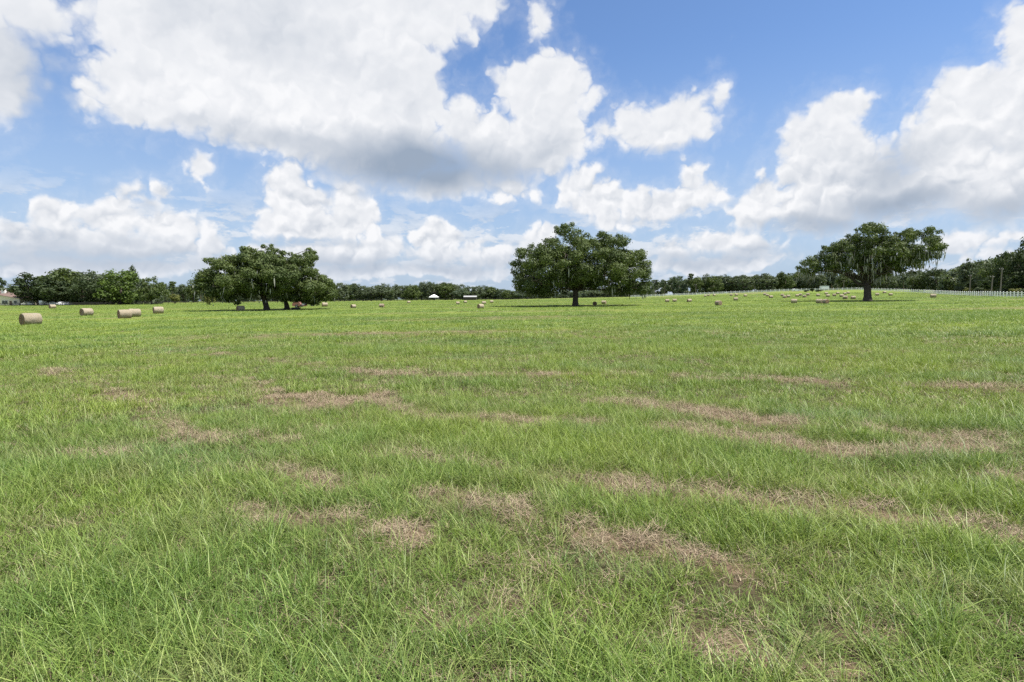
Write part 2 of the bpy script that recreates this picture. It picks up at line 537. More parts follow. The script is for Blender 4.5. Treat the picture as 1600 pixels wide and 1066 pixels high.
def mat_ground():
    m, g = new_mat('meadow_soil_and_thatch')
    co = g.new('ShaderNodeTexCoord').outputs['Object']
    dry = attr(g, 'dry').outputs['Fac']
    lush = lush_nodes(g, co)
    far = attr(g, 'sward').outputs['Fac']
    n1 = g.noise(co, 5.0, 6.0, 0.65)
    n2 = g.noise(co, 40.0, 4.0, 0.7)
    n3 = g.noise(co, 0.25, 5.0, 0.6)
    green = g.mix(lush, (0.120, 0.185, 0.038), (0.162, 0.212, 0.030))
    green = g.mix(g.ramp(n3, 0.35, 0.7, 0.0, 0.5), green, (0.145, 0.175, 0.045))
    thatch = g.mix(n1, (0.022, 0.019, 0.011), (0.085, 0.070, 0.038))
    straw = g.mix(n2, (0.085, 0.056, 0.036), (0.220, 0.158, 0.104))
    base = g.mix(far, thatch, green)
    base = g.mix(g.m('MULTIPLY', g.m('ADD', dry, g.m('MULTIPLY', g.m('SUBTRACT', n1, 0.5), 0.6)), 1.15, clamp=True), base, straw)
    bmp = g.new('ShaderNodeBump')
    bmp.inputs['Strength'].default_value = 0.6
    bmp.inputs['Distance'].default_value = 0.03
    g.put(bmp.inputs['Height'], g.m('ADD', n1, n2))
    return finish(m, g, principled(g, base, 0.95, 0.1, bmp.outputs[0]))

def mat_grass():
    m, g = new_mat('grass_blades')
    tint = lush_nodes(g, g.new('ShaderNodeNewGeometry').outputs['Position'])
    dry = attr(g, 'dry', 'INSTANCER').outputs['Fac']
    rnd = attr(g, 'rnd').outputs['Fac']
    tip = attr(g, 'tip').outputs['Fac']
    pos = g.new('ShaderNodeNewGeometry').outputs['Position']
    col = g.mix(tint, (0.138, 0.224, 0.044), (0.246, 0.316, 0.042))
    cool = g.noise(g.v('MULTIPLY', pos, (0.33, 0.40, 0.0)), 1.0, 4.0, 0.6)
    col = g.mix(g.ramp(cool, 0.53, 0.68, 0.0, 0.65), col, (0.165, 0.262, 0.115))
    sere = g.noise(g.v('MULTIPLY', pos, (1.1, 1.5, 0.0)), 1.0, 4.0, 0.6)
    col = g.mix(g.ramp(sere, 0.49, 0.68, 0.0, 0.55), col, (0.270, 0.262, 0.118))
    col = g.mix(g.ramp(rnd, 0.0, 0.55, 0.75, 0.0), col, (0.048, 0.108, 0.016))
    col = g.mix(g.ramp(rnd, 0.72, 0.95, 0.0, 0.7), col, (0.380, 0.460, 0.135))
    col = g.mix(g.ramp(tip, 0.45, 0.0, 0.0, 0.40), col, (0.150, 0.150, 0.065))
    col = g.mix(g.m('MULTIPLY', dry, g.ramp(rnd, 0.2, 0.9, 0.35, 1.0), clamp=True), col, (0.280, 0.225, 0.130))
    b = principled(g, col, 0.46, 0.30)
    tr = g.new('ShaderNodeBsdfTranslucent')
    g.put(tr.inputs[0], g.mix(1.0, col, (1.15, 1.25, 0.6), 'MULTIPLY'))
    mx = g.new('ShaderNodeMixShader')
    mx.inputs[0].default_value = 0.22
    m.node_tree.links.new(b, mx.inputs[1])
    m.node_tree.links.new(tr.outputs[0], mx.inputs[2])
    return finish(m, g, mx.outputs[0])

def mat_straw():
    m, g = new_mat('dry_straw')
    rnd = attr(g, 'rnd').outputs['Fac']
    tint = attr(g, 'dry', 'INSTANCER').outputs['Fac']
    col = g.mix(rnd, (0.120, 0.086, 0.054), (0.450, 0.365, 0.245))
    col = g.mix(g.m('MULTIPLY', tint, 0.35), col, (0.235, 0.165, 0.110))
    return finish(m, g, principled(g, col, 0.75, 0.2))

M_GROUND, M_GRASS, M_STRAW = mat_ground(), mat_grass(), mat_straw()

# ---------------------------------------------------------------- the field itself
def build_field():
    fr = np.arange(-62, 62.01, 0.4)
    bk = np.arange(66, 294.1, 4.0)
    ang = np.radians(np.concatenate([fr, bk]))
    rad = np.concatenate([[0.35], np.geomspace(0.6, 14, 170), np.geomspace(14.4, 1200, 170)])
    A, Rr = np.meshgrid(ang, rad)
    X, Y = (np.sin(A) * Rr).ravel(), (np.cos(A) * Rr).ravel()
    Z = terrain(X, Y)
    dry = dryness(X, Y)
    Z = Z + dry * 0.035 * (fbm(X * 3, Y * 3, 91, 3))
    n, k = len(ang), len(rad)
    i = np.arange(k - 1)[:, None] * n
    j = np.arange(n)[None, :]
    j2 = (j + 1) % n
    F = np.stack([i + j, i + j2, i + n + j2, i + n + j], -1).reshape(-1, 4)
    me = np_mesh('field', np.stack([X, Y, Z], 1), F, M_GROUND, True,
                 {'dry': ('POINT', 'FLOAT', dry.astype(np.float32)),
                  'sward': ('POINT', 'FLOAT', sstep(12, 45, np.hypot(X, Y)).astype(np.float32))})
    o = mesh_obj('ground', me)
    tag(o, 'green hay meadow stretching away to the distant trees', 'meadow', kind='structure')
build_field()

# ---------------------------------------------------------------- grass
RNG = np.random.default_rng(20)
# kinds of blade: length, width, lean, curl
KINDS = {
    'sward': ((0.06, 0.19), (0.0026, 0.0050), (0.05, 1.2), (0.1, 1.5)),
    'tall': ((0.16, 0.36), (0.0030, 0.0056), (0.1, 0.9), (0.4, 1.7)),
    'low': ((0.04, 0.12), (0.0024, 0.0042), (0.3, 1.5), (0.0, 0.9)),
    'stalk': ((0.35, 0.60), (0.0020, 0.0034), (0.1, 0.5), (0.3, 1.5)),
    'weed': ((0.08, 0.20), (0.006, 0.010), (0.3, 0.9), (0.4, 1.3)),
    'lying': ((0.05, 0.17), (0.0022, 0.0044), (1.0, 1.75), (-0.4, 0.5)),
    'stubble': ((0.04, 0.13), (0.0024, 0.0044), (0.4, 1.5), (0.2, 1.2)),
}
def turf(size, mixture, seg, mat, seed, wide=1.0, high=1.0, lift=0.0):
    """a square of turf: mixture is [(kind, number, clustering)]"""
    r = np.random.default_rng(seed)
    V, F, RD, TP, off = [], [], [], [], 0
    for kind, n, clus in mixture:
        if n <= 0:
            continue
        (l0, l1), (w0, w1), lean, curl = KINDS[kind]
        bx, by = r.uniform(-.5, .5, n) * size, r.uniform(-.5, .5, n) * size
        if clus > 0:
            nc = max(1, int(n * clus))
            cx, cy = r.uniform(-.45, .45, nc) * size, r.uniform(-.45, .45, nc) * size
            c = r.integers(0, nc, n)
            bx, by = cx[c] + r.normal(0, 0.028, n) * wide ** 0.5, cy[c] + r.normal(0, 0.028, n) * wide ** 0.5
        hd = r.uniform(0, 2 * np.pi, n)
        le, cu = r.uniform(*lean, n), r.uniform(*curl, n)
        L, W, rd = r.uniform(l0, l1, n) * high, r.uniform(w0, w1, n) * wide, r.uniform(0, 1, n)
        px, py, pz = bx.copy(), by.copy(), -0.012 + lift * r.uniform(0, 1, n)
        tw = hd + r.uniform(-.7, .7, n)
        side = np.stack([-np.sin(tw), np.cos(tw), np.zeros(n)], 1)
        vs, ts = [], []
        for q in range(seg + 1):
            t = q / seg
            P = np.stack([px, py, pz], 1)
            if q < seg:
                wv = (W * (1 - t) ** 0.55 * 0.5)[:, None]
                vs += [P - side * wv, P + side * wv]
                ts += [t, t]
            else:
                vs.append(P)
                ts.append(1.0)
            a = le + cu * (q + 0.5) / seg
            st = L / seg
            px, py, pz = px + np.sin(a) * np.cos(hd) * st, py + np.sin(a) * np.sin(hd) * st, pz + np.cos(a) * st
        nv = 2 * seg + 1
        V.append(np.stack(vs, 1).reshape(-1, 3))
        b = off + np.arange(n) * nv
        for q in range(seg - 1):
            F.append(np.stack([b + 2 * q, b + 2 * q + 1, b + 2 * q + 3], 1))
            F.append(np.stack([b + 2 * q, b + 2 * q + 3, b + 2 * q + 2], 1))
        F.append(np.stack([b + 2 * seg - 2, b + 2 * seg - 1, b + 2 * seg], 1))
        RD.append(np.repeat(rd, nv))
        TP.append(np.tile(np.array(ts), n))
        off += n * nv
    me = np_mesh('turf', np.concatenate(V), np.concatenate(F), mat, True,
                 {'rnd': ('POINT', 'FLOAT', np.concatenate(RD).astype(np.float32)), 'tip': ('POINT', 'FLOAT', np.concatenate(TP).astype(np.float32))})
    return bpy.data.objects.new('turf', me)

def scatter(name, protos, X, Y, idx, rz, scl, dry, label, cat, up=0.0):
    """one object that lays the given squares of turf at the given places"""
    col = bpy.data.collections.new(name + '_turf')
    for k, o in enumerate(protos):
        o.name = '%s_turf_%02d' % (name, k)
        col.objects.link(o)
    e = 0.4
    Z = terrain(X, Y) + up
    gx = (terrain(X + e, Y) - terrain(X - e, Y)) / (2 * e)
    gy = (terrain(X, Y + e) - terrain(X, Y - e)) / (2 * e)
    # tilt with the slope, then turn: euler of Rz first needs the slope in the turned frame
    lx = gx * np.cos(rz) + gy * np.sin(rz)
    ly = -gx * np.sin(rz) + gy * np.cos(rz)
    rot = np.stack([np.arctan(ly), -np.arctan(lx), rz], 1)
    me = np_mesh(name, np.stack([X, Y, Z], 1), np.zeros((0, 3), int), None, False, {
        'rot': ('POINT', 'FLOAT_VECTOR', rot.astype(np.float32)), 'scl': ('POINT', 'FLOAT_VECTOR', scl.astype(np.float32)),
        'idx': ('POINT', 'INT', idx.astype(np.int32)), 'dry': ('POINT', 'FLOAT', dry.astype(np.float32))})
    o = mesh_obj(name, me)
    tag(o, label, cat, kind='stuff')
    ng = bpy.data.node_groups.new(name + '_spread', 'GeometryNodeTree')
    ng.interface.new_socket('Geometry', in_out='INPUT', socket_type='NodeSocketGeometry')
    ng.interface.new_socket('Geometry', in_out='OUTPUT', socket_type='NodeSocketGeometry')
    N, Lk = ng.nodes, ng.links
    gi, go = N.new('NodeGroupInput'), N.new('NodeGroupOutput')
    ci = N.new('GeometryNodeCollectionInfo')
    ci.inputs['Collection'].default_value = col
    ci.inputs['Separate Children'].default_value = True
    ci.inputs['Reset Children'].default_value = True
    ip = N.new('GeometryNodeInstanceOnPoints')
    def na(nm, typ):
        q = N.new('GeometryNodeInputNamedAttribute')
        q.data_type = typ
        q.inputs['Name'].default_value = nm
        return q.outputs['Attribute']
    e2r = N.new('FunctionNodeEulerToRotation')
    Lk.new(na('rot', 'FLOAT_VECTOR'), e2r.inputs[0])
    Lk.new(gi.outputs[0], ip.inputs['Points'])
    Lk.new(ci.outputs[0], ip.inputs['Instance'])
    ip.inputs['Pick Instance'].default_value = True
    Lk.new(na('idx', 'INT'), ip.inputs['Instance Index'])
    Lk.new(e2r.outputs[0], ip.inputs['Rotation'])
    Lk.new(na('scl', 'FLOAT_VECTOR'), ip.inputs['Scale'])
    Lk.new(ip.outputs[0], go.inputs[0])
    md = o.modifiers.new('spread', 'NODES')
    md.node_group = ng
    return o

def squares(size, r0, r1, half=50.0):
    n = int(r1 / size) + 1
    gx, gy = np.meshgrid((np.arange(-n, n + 1)) * size, (np.arange(0, n + 1) + 0.5) * size)
    x, y = gx.ravel(), gy.ravel()
    r = np.hypot(x, y)
    m = (r >= r0) & (r < r1) & (np.abs(np.degrees(np.arctan2(x, y))) < half + np.degrees(np.arctan2(2.0, r)))
    return x[m], y[m]

ZONES = [   # size, from, to, blades per m2, segments, width factor, height factor
    (0.25, 0.6, 10.0, 7200, 3, 1.0, 0.92),
    (0.60, 10.0, 24.0, 2300, 2, 1.6, 0.95),
    (2.0, 24.0, 72.0, 420, 2, 3.6, 0.95),
    (6.0, 72.0, 330.0, 50, 1, 11.0, 0.9),
]
def build_grass():
    protos, X, Y, ID, RZ, SC, DR = [], [], [], [], [], [], []
    for zi, (size, r0, r1, dens, seg, wide, high) in enumerate(ZONES):
        first = len(protos)
        nvar = 4 if zi < 2 else 3
        a = size * size * dens
        for lv in range(5):        # 0 rich and tall ... 4 almost bare
            f = (1.1, 1.0, 0.9, 0.75, 0.34)[lv]
            hh = high * (1.20, 1.02, 0.88, 0.78, 0.7)[lv]
            for k in range(nvar):
                mixt = [('sward', int(a * f * 0.66), 0.16), ('low', int(a * f * 0.28), 0.0),
                        ('tall', int(a * f * (0.20, 0.09, 0.05, 0.03, 0.02)[lv]), 0.06)]
                if zi < 2:
                    mixt += [('stalk', max(0, int(a * f * 0.006 + 0.5 - (k % 2) * 0.6)), 0.0), ('weed', 9 if (k == 1 and lv in (1, 2, 3)) else 0, 0.01)]
                protos.append(turf(size, mixt, seg, M_GRASS, 1000 * zi + 10 * lv + k, wide, hh))
        x, y = squares(size, r0, r1, 60.0 if zi < 3 else 52.0)
        n = len(x)
        d = dryness(x, y) + RNG.normal(0, 0.07, n)
        p = fbm(x * 0.9, y * 0.9, 71, 3) * 0.5 + fbm(x * 0.22, y * 0.30, 72, 3) * 0.5
        p = p + 0.22 * (fbm(x * 0.012, y * 0.13, 73, 3) - 0.5)
        p = p + 0.10 * np.exp(-((x + 2.2) ** 2 + (y - 2.6) ** 2) / 3.0) + 0.12 * np.exp(-((x - 2.6) ** 2 + (y - 3.0) ** 2) / 2.5)     # lusher growth in both near corners
        lv = np.select([p > 0.55, p > 0.43, p > 0.31], [0, 1, 2], 3)
        lv = np.where(RNG.uniform(0, 1, n) < 0.25, np.clip(lv + RNG.integers(-1, 2, n), 0, 3), lv)
        u = RNG.uniform(0, 1, n)
        lv = np.where(d > 0.22 + 0.15 * u, np.maximum(lv, 2), lv)
        lv = np.where(d > 0.38 + 0.15 * u, 3, lv)
        lv = np.where(d > 0.55 + 0.2 * u, 4, lv)
        X.append(x + RNG.uniform(-.12, .12, n) * size); Y.append(y + RNG.uniform(-.12, .12, n) * size)
        ID.append(first + lv * nvar + RNG.integers(0, nvar, n))
        RZ.append(RNG.integers(0, 4, n) * (np.pi / 2) + RNG.normal(0, 0.12, n))
        s = RNG.uniform(0.92, 1.08, n)
        SC.append(np.stack([s * 1.04, s * 1.04, s * RNG.uniform(0.85, 1.15, n)], 1))
        DR.append(np.clip(d * 0.6, 0, 0.85))
    x, y, i, rz, sc, dr = map(np.concatenate, (X, Y, ID, RZ, SC, DR))
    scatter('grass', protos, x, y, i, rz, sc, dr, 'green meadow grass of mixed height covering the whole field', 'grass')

def build_straw():
    protos, X, Y, ID, RZ, SC, DR = [], [], [], [], [], [], []
    for zi, (size, r0, r1, dens, seg, wide) in enumerate(((0.25, 0.6, 10.0, 4200, 2, 1.0), (0.5, 10.0, 26.0, 1700, 2, 1.6), (1.5, 26.0, 60.0, 150, 1, 4.0))):
        first = len(protos)
        a = size * size * dens
        for lv in range(3):
            f = (1.0, 0.45, 0.17)[lv]
            for k in range(4):
                protos.append(turf(size, [('lying', int(a * f * 0.72), 0.05 if k % 2 else 0.0), ('stubble', int(a * f * 0.28), 0.2)], seg, M_STRAW, 5000 + 1000 * zi + 10 * lv + k, wide, 1.0, 0.07 if lv == 0 else 0.025))
        x, y = squares(size, r0, r1)
        d = dryness(x, y) + RNG.normal(0, 0.11, len(x))
        lv = np.select([d > 0.55, d > 0.30, d > 0.12], [0, 1, 2], 9)
        lv = np.where((lv == 9) & (RNG.uniform(0, 1, len(x)) < 0.7), 2, lv)
        lv = np.where((lv == 2) & (RNG.uniform(0, 1, len(x)) < 0.12), 1, lv)
        m = lv < 9
        x, y, lv = x[m], y[m], lv[m]
        n = len(x)
        X.append(x + RNG.uniform(-.2, .2, n) * size); Y.append(y + RNG.uniform(-.2, .2, n) * size)
        ID.append(first + lv * 4 + RNG.integers(0, 4, n))
        RZ.append(RNG.uniform(0, 2 * np.pi, n))
        s = RNG.uniform(0.9, 1.15, n)
        SC.append(np.stack([s, s, s], 1))
        DR.append(RNG.uniform(0, 1, n))
    x, y, i, rz, sc, dr = map(np.concatenate, (X, Y, ID, RZ, SC, DR))
    scatter('dry_hay', protos, x, y, i, rz, sc, dr, 'brown dry hay lying in broken rows between the green grass', 'hay', up=0.012)
build_grass()
build_straw()

# ================================================================== trees
def mat_leaf(name, dark, light, warm):
    m, g = new_mat(name)
    t = attr(g, 'tone').outputs['Fac']
    r = attr(g, 'rnd').outputs['Fac']
    col = g.mix(t, dark, light)
    col = g.mix(g.ramp(r, 0.7, 1.0, 0.0, 0.6), col, warm)
    b = principled(g, col, 0.6, 0.18)
    tr = g.new('ShaderNodeBsdfTranslucent')
    g.put(tr.inputs[0], g.mix(1.0, col, (1.3, 1.35, 0.6), 'MULTIPLY'))
    mx = g.new('ShaderNodeMixShader')
    mx.inputs[0].default_value = 0.22
    m.node_tree.links.new(b, mx.inputs[1])
    m.node_tree.links.new(tr.outputs[0], mx.inputs[2])
    return finish(m, g, mx.outputs[0])

def mat_bark(name, a, b_):
    m, g = new_mat(name)
    co = g.new('ShaderNodeTexCoord').outputs['Object']
    n = g.noise(g.v('MULTIPLY', co, (3.0, 3.0, 0.8)), 2.0, 6.0, 0.65)
    bm = g.new('ShaderNodeBump')
    bm.inputs['Strength'].default_value = 0.8
    bm.inputs['Distance'].default_value = 0.08
    g.put(bm.inputs['Height'], n)
    return finish(m, g, principled(g, g.mix(n, a, b_), 0.9, 0.15, bm.outputs[0]))

def mat_plain(name, col, rough=0.7, spec=0.3, var=0.15, scale=3.0):
    m, g = new_mat(name)
    co = g.new('ShaderNodeTexCoord').outputs['Object']
    n = g.noise(co, scale, 5.0, 0.6)
    c = g.mix(n, tuple(c * (1 - var) for c in col), tuple(min(1, c * (1 + var)) for c in col))
    return finish(m, g, principled(g, c, rough, spec))

M_OAK = mat_leaf('live_oak_leaves', (0.044, 0.068, 0.022), (0.105, 0.138, 0.042), (0.120, 0.145, 0.050))
M_MAGNOLIA = mat_leaf('dark_glossy_leaves', (0.026, 0.042, 0.018), (0.056, 0.080, 0.030), (0.075, 0.095, 0.040))
M_BRIGHT = mat_leaf('bright_green_leaves', (0.055, 0.092, 0.020), (0.110, 0.160, 0.034), (0.130, 0.170, 0.045))
M_WOODS = mat_leaf('hazed_woodland_leaves', (0.058, 0.080, 0.046), (0.115, 0.145, 0.078), (0.155, 0.165, 0.115))  # distance haze is painted into this leaf colour: lighter and greyer
M_PINE = mat_leaf('hazed_pine_needles', (0.055, 0.080, 0.050), (0.100, 0.135, 0.080), (0.130, 0.150, 0.095))  # needles lightened and greyed too, to stand in for distance haze
M_OLIVE = mat_leaf('yellowish_leaves', (0.090, 0.105, 0.030), (0.190, 0.200, 0.060), (0.230, 0.200, 0.080))
M_BARK = mat_bark('oak_bark', (0.035, 0.028, 0.022), (0.115, 0.098, 0.082))
M_PBARK = mat_bark('pine_bark', (0.10, 0.075, 0.055), (0.22, 0.18, 0.14))
M_MOSS = mat_plain('spanish_moss', (0.285, 0.288, 0.250), 0.9, 0.1, 0.35, 1.5)

def leaf_cards(centres, radii, per, size, seed, flat=0.8, hollow=0.45):
    """many small leaf sprays round the given clump centres -> verts, faces, tone, rnd"""
    r = np.random.default_rng(seed)
    n = len(centres)
    cnt = np.maximum(4, (per * (radii / radii.mean()) ** 2).astype(int))
    ci = np.repeat(np.arange(n), cnt)
    m = len(ci)
    d = r.normal(0, 1, (m, 3))
    d /= np.linalg.norm(d, axis=1)[:, None]
    rad = radii[ci] * (hollow + (1 - hollow) * r.uniform(0, 1, m) ** 0.5) * (1 + 0.18 * r.normal(0, 1, m))
    P = centres[ci] + d * rad[:, None] * np.array([1, 1, flat])
    nrm = d * 1.15 + r.normal(0, 0.42, (m, 3)) + np.array([0, 0, 0.2])
    nrm /= np.linalg.norm(nrm, axis=1)[:, None]
    u = np.cross(nrm, r.normal(0, 1, (m, 3)))
    u /= np.linalg.norm(u, axis=1)[:, None]
    v = np.cross(nrm, u)
    s = size * r.uniform(0.55, 1.35, m)[:, None]
    asp = r.uniform(0.45, 0.85, m)[:, None]
    bend = nrm * s * r.uniform(-0.25, 0.25, m)[:, None]
    V = np.stack([P - u * s, P - v * s * asp + bend, P + u * s, P + v * s * asp + bend], 1).reshape(-1, 3)
    F = np.arange(m * 4).reshape(-1, 4)
    ctone = r.uniform(0, 1, n)
    tone = np.clip(ctone[ci] * 0.65 + r.uniform(0, 0.4, m), 0, 1)
    return V, F, np.repeat(tone, 4), np.repeat(r.uniform(0, 1, m), 4)

def crown_mesh(name, centres, radii, per, size, seed, mat, flat=0.8, hollow=0.45):
    V, F, t, rn = leaf_cards(np.asarray(centres, float), np.asarray(radii, float), per, size, seed, flat, hollow)
    return np_mesh(name, V, F, mat, False, {'tone': ('POINT', 'FLOAT', t.astype(np.float32)), 'rnd': ('POINT', 'FLOAT', rn.astype(np.float32))})

def limb(mb, a, b, r0, r1, rng, n=6, sag=0.12, sides=7):
    a, b = Vector(a), Vector(b)
    L = (b - a).length
    pts, rad = [], []
    j = Vector((rng.normal(0, 1), rng.normal(0, 1), rng.normal(0, 1))) * L * 0.06
    for i in range(n + 1):
        t = i / n
        p = a.lerp(b, t) + j * math.sin(t * math.pi) + Vector((0, 0, L * sag * math.sin(t * math.pi)))
        if 0 < i < n:
            p += Vector(rng.normal(0, 1, 3)) * L * 0.022
        pts.append(p)
        rad.append(r0 * (1 - t) + r1 * t)
    mb.tube(pts, rad, sides)
    return pts

def in_poly(px, py, poly):
    x, y = poly[:, 0], poly[:, 1]
    x2, y2 = np.roll(x, -1), np.roll(y, -1)
    ins = np.zeros(len(px), bool)
    for a, b, c, d in zip(x, y, x2, y2):
        hit = ((b > py) != (d > py)) & (px < (c - a) * (py - b) / (d - b + 1e-12) + a)
        ins ^= hit
    return ins
def poly_dist(px, py, poly):
    best = np.full(len(px), 1e9)
    q = np.roll(poly, -1, 0)
    for (ax, ay), (bx, by) in zip(poly, q):
        dx, dy = bx - ax, by - ay
        t = np.clip(((px - ax) * dx + (py - ay) * dy) / (dx * dx + dy * dy + 1e-9), 0, 1)
        best = np.minimum(best, np.hypot(px - ax - t * dx, py - ay - t * dy))
    return best

def great_oak(name, label, base_px, outline, trunk_w, fork, limbs, seed, moss, nclump, per, crad, lean=0.0, extra_trunk=None):
    """a spreading live oak; its outline (x sideways, z up, metres from the foot) fills a rounded crown"""
    rng = np.random.default_rng(seed)
    bx, by = ground_at(*base_px)
    bz = tz(bx, by)
    az = math.atan2(bx, by)
    root = empty(name, (bx, by, bz), -az)
    tag(root, label, 'tree', 'great live oaks standing in the field')
    mpp = by / F_PX                                       # metres per photograph pixel at this distance
    mpx = mpp * math.cos(az)                              # the crown faces the bearing it is seen on
    poly = np.array([((x - base_px[0]) * mpx, (base_px[1] - y) * mpp) for x, y in outline])
    x0, x1 = poly[:, 0].min(), poly[:, 0].max()
    z0, z1 = poly[:, 1].min(), poly[:, 1].max()
    half = (x1 - x0) / 2
    # clumps fill the outline and thicken front and back away from its rim
    C, Rd = [], []
    tries = 0
    while len(C) < nclump and tries < 60:
        tries += 1
        xs, zs = rng.uniform(x0, x1, 400), rng.uniform(z0, z1, 400)
        ins = in_poly(xs, zs, poly)
        xs, zs = xs[ins], zs[ins]
        ds = poly_dist(xs, zs, poly)
        for x, z, d in zip(xs, zs, ds):
            if d < crad * 0.27:
                continue
            hd = min(half * 0.95, math.sqrt(max(0.0, d - crad * 0.3) * half * 1.15))
            s = rng.choice([-1, 1])
            y = s * hd * rng.uniform(0, 1) ** 0.45
            r = min(crad * rng.choice([0.5, 0.75, 0.95, 1.15]), d * 0.95 + 0.15)
            r = max(r, 0.62)
            if y < 0:
                x, z = x * (1 + y * math.cos(az) / by), z * (1 + 0.7 * y / by)
            p = np.array([x, y, z])
            if C and np.min(np.sum((np.array(C) - p) ** 2, 1) / (crad * 0.62) ** 2) < 1:
                continue
            C.append(p); Rd.append(r)
            if len(C) >= nclump:
                break
    C, Rd = np.array(C), np.array(Rd)
    mesh_obj('crown', crown_mesh('crown', C, Rd, int(per * 1.25), 0.21, seed, M_OAK, 0.70, 0.5), root)
    # trunk, forks and boughs reaching into the crown
    mb = MB()
    fz = (base_px[1] - fork[1]) * mpp
    fx = (fork[0] - base_px[0]) * mpx
    tw = trunk_w * mpp / 2
    pts = [(0, 0, -0.6), (0, 0, 0.0), (fx * 0.15, 0, fz * 0.25), (fx * 0.5, 0.1, fz * 0.6), (fx, 0, fz)]
    mb.tube(pts, [tw * 1.8, tw * 1.35, tw * 1.02, tw * 0.95, tw * 0.9], 14)
    for (lx, lz, dy, rr) in limbs:
        e = Vector(((lx - base_px[0]) * mpx, dy * half, (base_px[1] - lz) * mpp))
        p = limb(mb, (fx, 0, fz - tw * 0.6), e, tw * rr, tw * rr * 0.35, rng, 7, 0.06, 9)
        near = np.argsort(np.sum((C - np.array(e)) ** 2, 1))[:9]
        for k in near[::2]:
            limb(mb, p[rng.integers(4, 8)], C[k], tw * rr * 0.32, 0.05, rng, 4, 0.05, 5)
    for k in rng.choice(len(C), 26, replace=False):
        e = C[k]
        limb(mb, (fx * 0.9, 0, fz * 1.02), e, tw * 0.26, 0.06, rng, 6, 0.10, 5)
    if extra_trunk:
        ex, ew, top = extra_trunk
        X = (ex - base_px[0]) * mpx
        mb.tube([(X, 1.5, -0.5), (X - 0.2, 1.5, 1.2), (X - 0.8, 1.2, (base_px[1] - top) * mpp)], [ew * mpp * .8, ew * mpp * .5, ew * mpp * .4], 10)
    tr = mb.build('trunk', M_BARK, root, True)
    # moss hanging in grey beards below the boughs
    k = rng.choice(len(C), moss, p=(lambda w: w / w.sum())(0.25 + (z1 - C[:, 2]) / (z1 - z0)))
    top = C[k] + rng.normal(0, 0.55, (moss, 3)) * Rd[k][:, None] - np.array([0, 0, 1.0]) * (Rd[k] * 0.45)[:, None]
    L = rng.uniform(0.45, 1.0, moss) ** 2 * 2.9 * rng.uniform(0.5, 1.0, moss)
    L = np.minimum(L, np.maximum(0.25, top[:, 2] - 1.6))
    W = rng.uniform(0.05, 0.16, moss)
    a = rng.uniform(0, np.pi, moss)
    dx, dy = np.cos(a) * W, np.sin(a) * W
    def ring(t, w, sx):
        c = top - np.array([0, 0, 1.0]) * (L * t)[:, None]
        c[:, 0] += sx * 0.12 * L
        return np.stack([c[:, 0] - dx * w, c[:, 1] - dy * w, c[:, 2]], 1), np.stack([c[:, 0] + dx * w, c[:, 1] + dy * w, c[:, 2]], 1)
    sw = rng.normal(0, 1.1, moss)
    rr_ = [ring(0, 0.7, 0 * sw), ring(0.35, 1.0, sw * 0.3), ring(0.7, 0.6, sw * 0.7), ring(1.0, 0.08, sw)]
    V = np.stack([q for pr_ in rr_ for q in pr_], 1).reshape(-1, 3)
    b = np.arange(moss)[:, None] * 8
    F = np.concatenate([b + np.array([[2 * q, 2 * q + 1, 2 * q + 3, 2 * q + 2]]) for q in range(3)])
    tag(mesh_obj("moss", np_mesh("moss", V, F, M_MOSS), root), kind="stuff")
    return root

def zo(ox, oy, k, pts):
    return [(ox + x / k, oy + y / k) for x, y in pts]
OAK_C = zo(780, 330, 5.926, [(90, 480), (100, 600), (140, 745), (270, 800), (400, 810), (520, 795), (620, 790), (645, 745), (720, 715), (800, 765), (900, 745), (1000, 785), (1130, 800), (1280, 790), (1430, 770),
    (1480, 680), (1450, 590), (1400, 580), (1405, 480), (1340, 440), (1360, 370), (1290, 350), (1180, 345), (1225, 260), (1170, 230), (1080, 180), (920, 190), (880, 240), (800, 190), (745, 160), (700, 100), (600, 100),
    (505, 150), (500, 230), (430, 250), (290, 270), (260, 335), (150, 330), (130, 430)])
OAK_L = zo(270, 360, 5.714, [(225, 430), (230, 560), (330, 610), (400, 625), (520, 660), (590, 690), (640, 600), (700, 665), (760, 600), (800, 575), (880, 620), (960, 650), (1100, 645), (1230, 670), (1300, 695), (1360, 640),
    (1480, 645), (1510, 600), (1480, 450), (1410, 400), (1340, 370), (1285, 300), (1345, 250), (1315, 160), (1240, 130), (1195, 165), (1185, 215), (1060, 180), (970, 170), (900, 120), (810, 115), (790, 180), (720, 145),
    (630, 140), (610, 210), (530, 220), (440, 250), (310, 255), (290, 340), (240, 380)])
OAK_R = zo(1210, 330, 5.714, [(120, 600), (130, 500), (200, 385), (340, 370), (360, 310), (420, 280), (520, 240), (575, 240), (580, 170), (650, 165), (670, 215), (690, 155), (760, 115), (860, 85), (1000, 120), (1005, 205),
    (1090, 200), (1140, 165), (1280, 190), (1310, 150), (1390, 130), (1445, 170), (1440, 225), (1415, 262), (1460, 285), (1475, 330), (1485, 440), (1400, 460), (1290, 475), (1300, 580), (1230, 575), (1140, 570), (1080, 560),
    (1000, 590), (930, 640), (870, 620), (800, 560), (700, 560), (640, 580), (560, 560), (450, 545), (330, 575), (200, 600)])

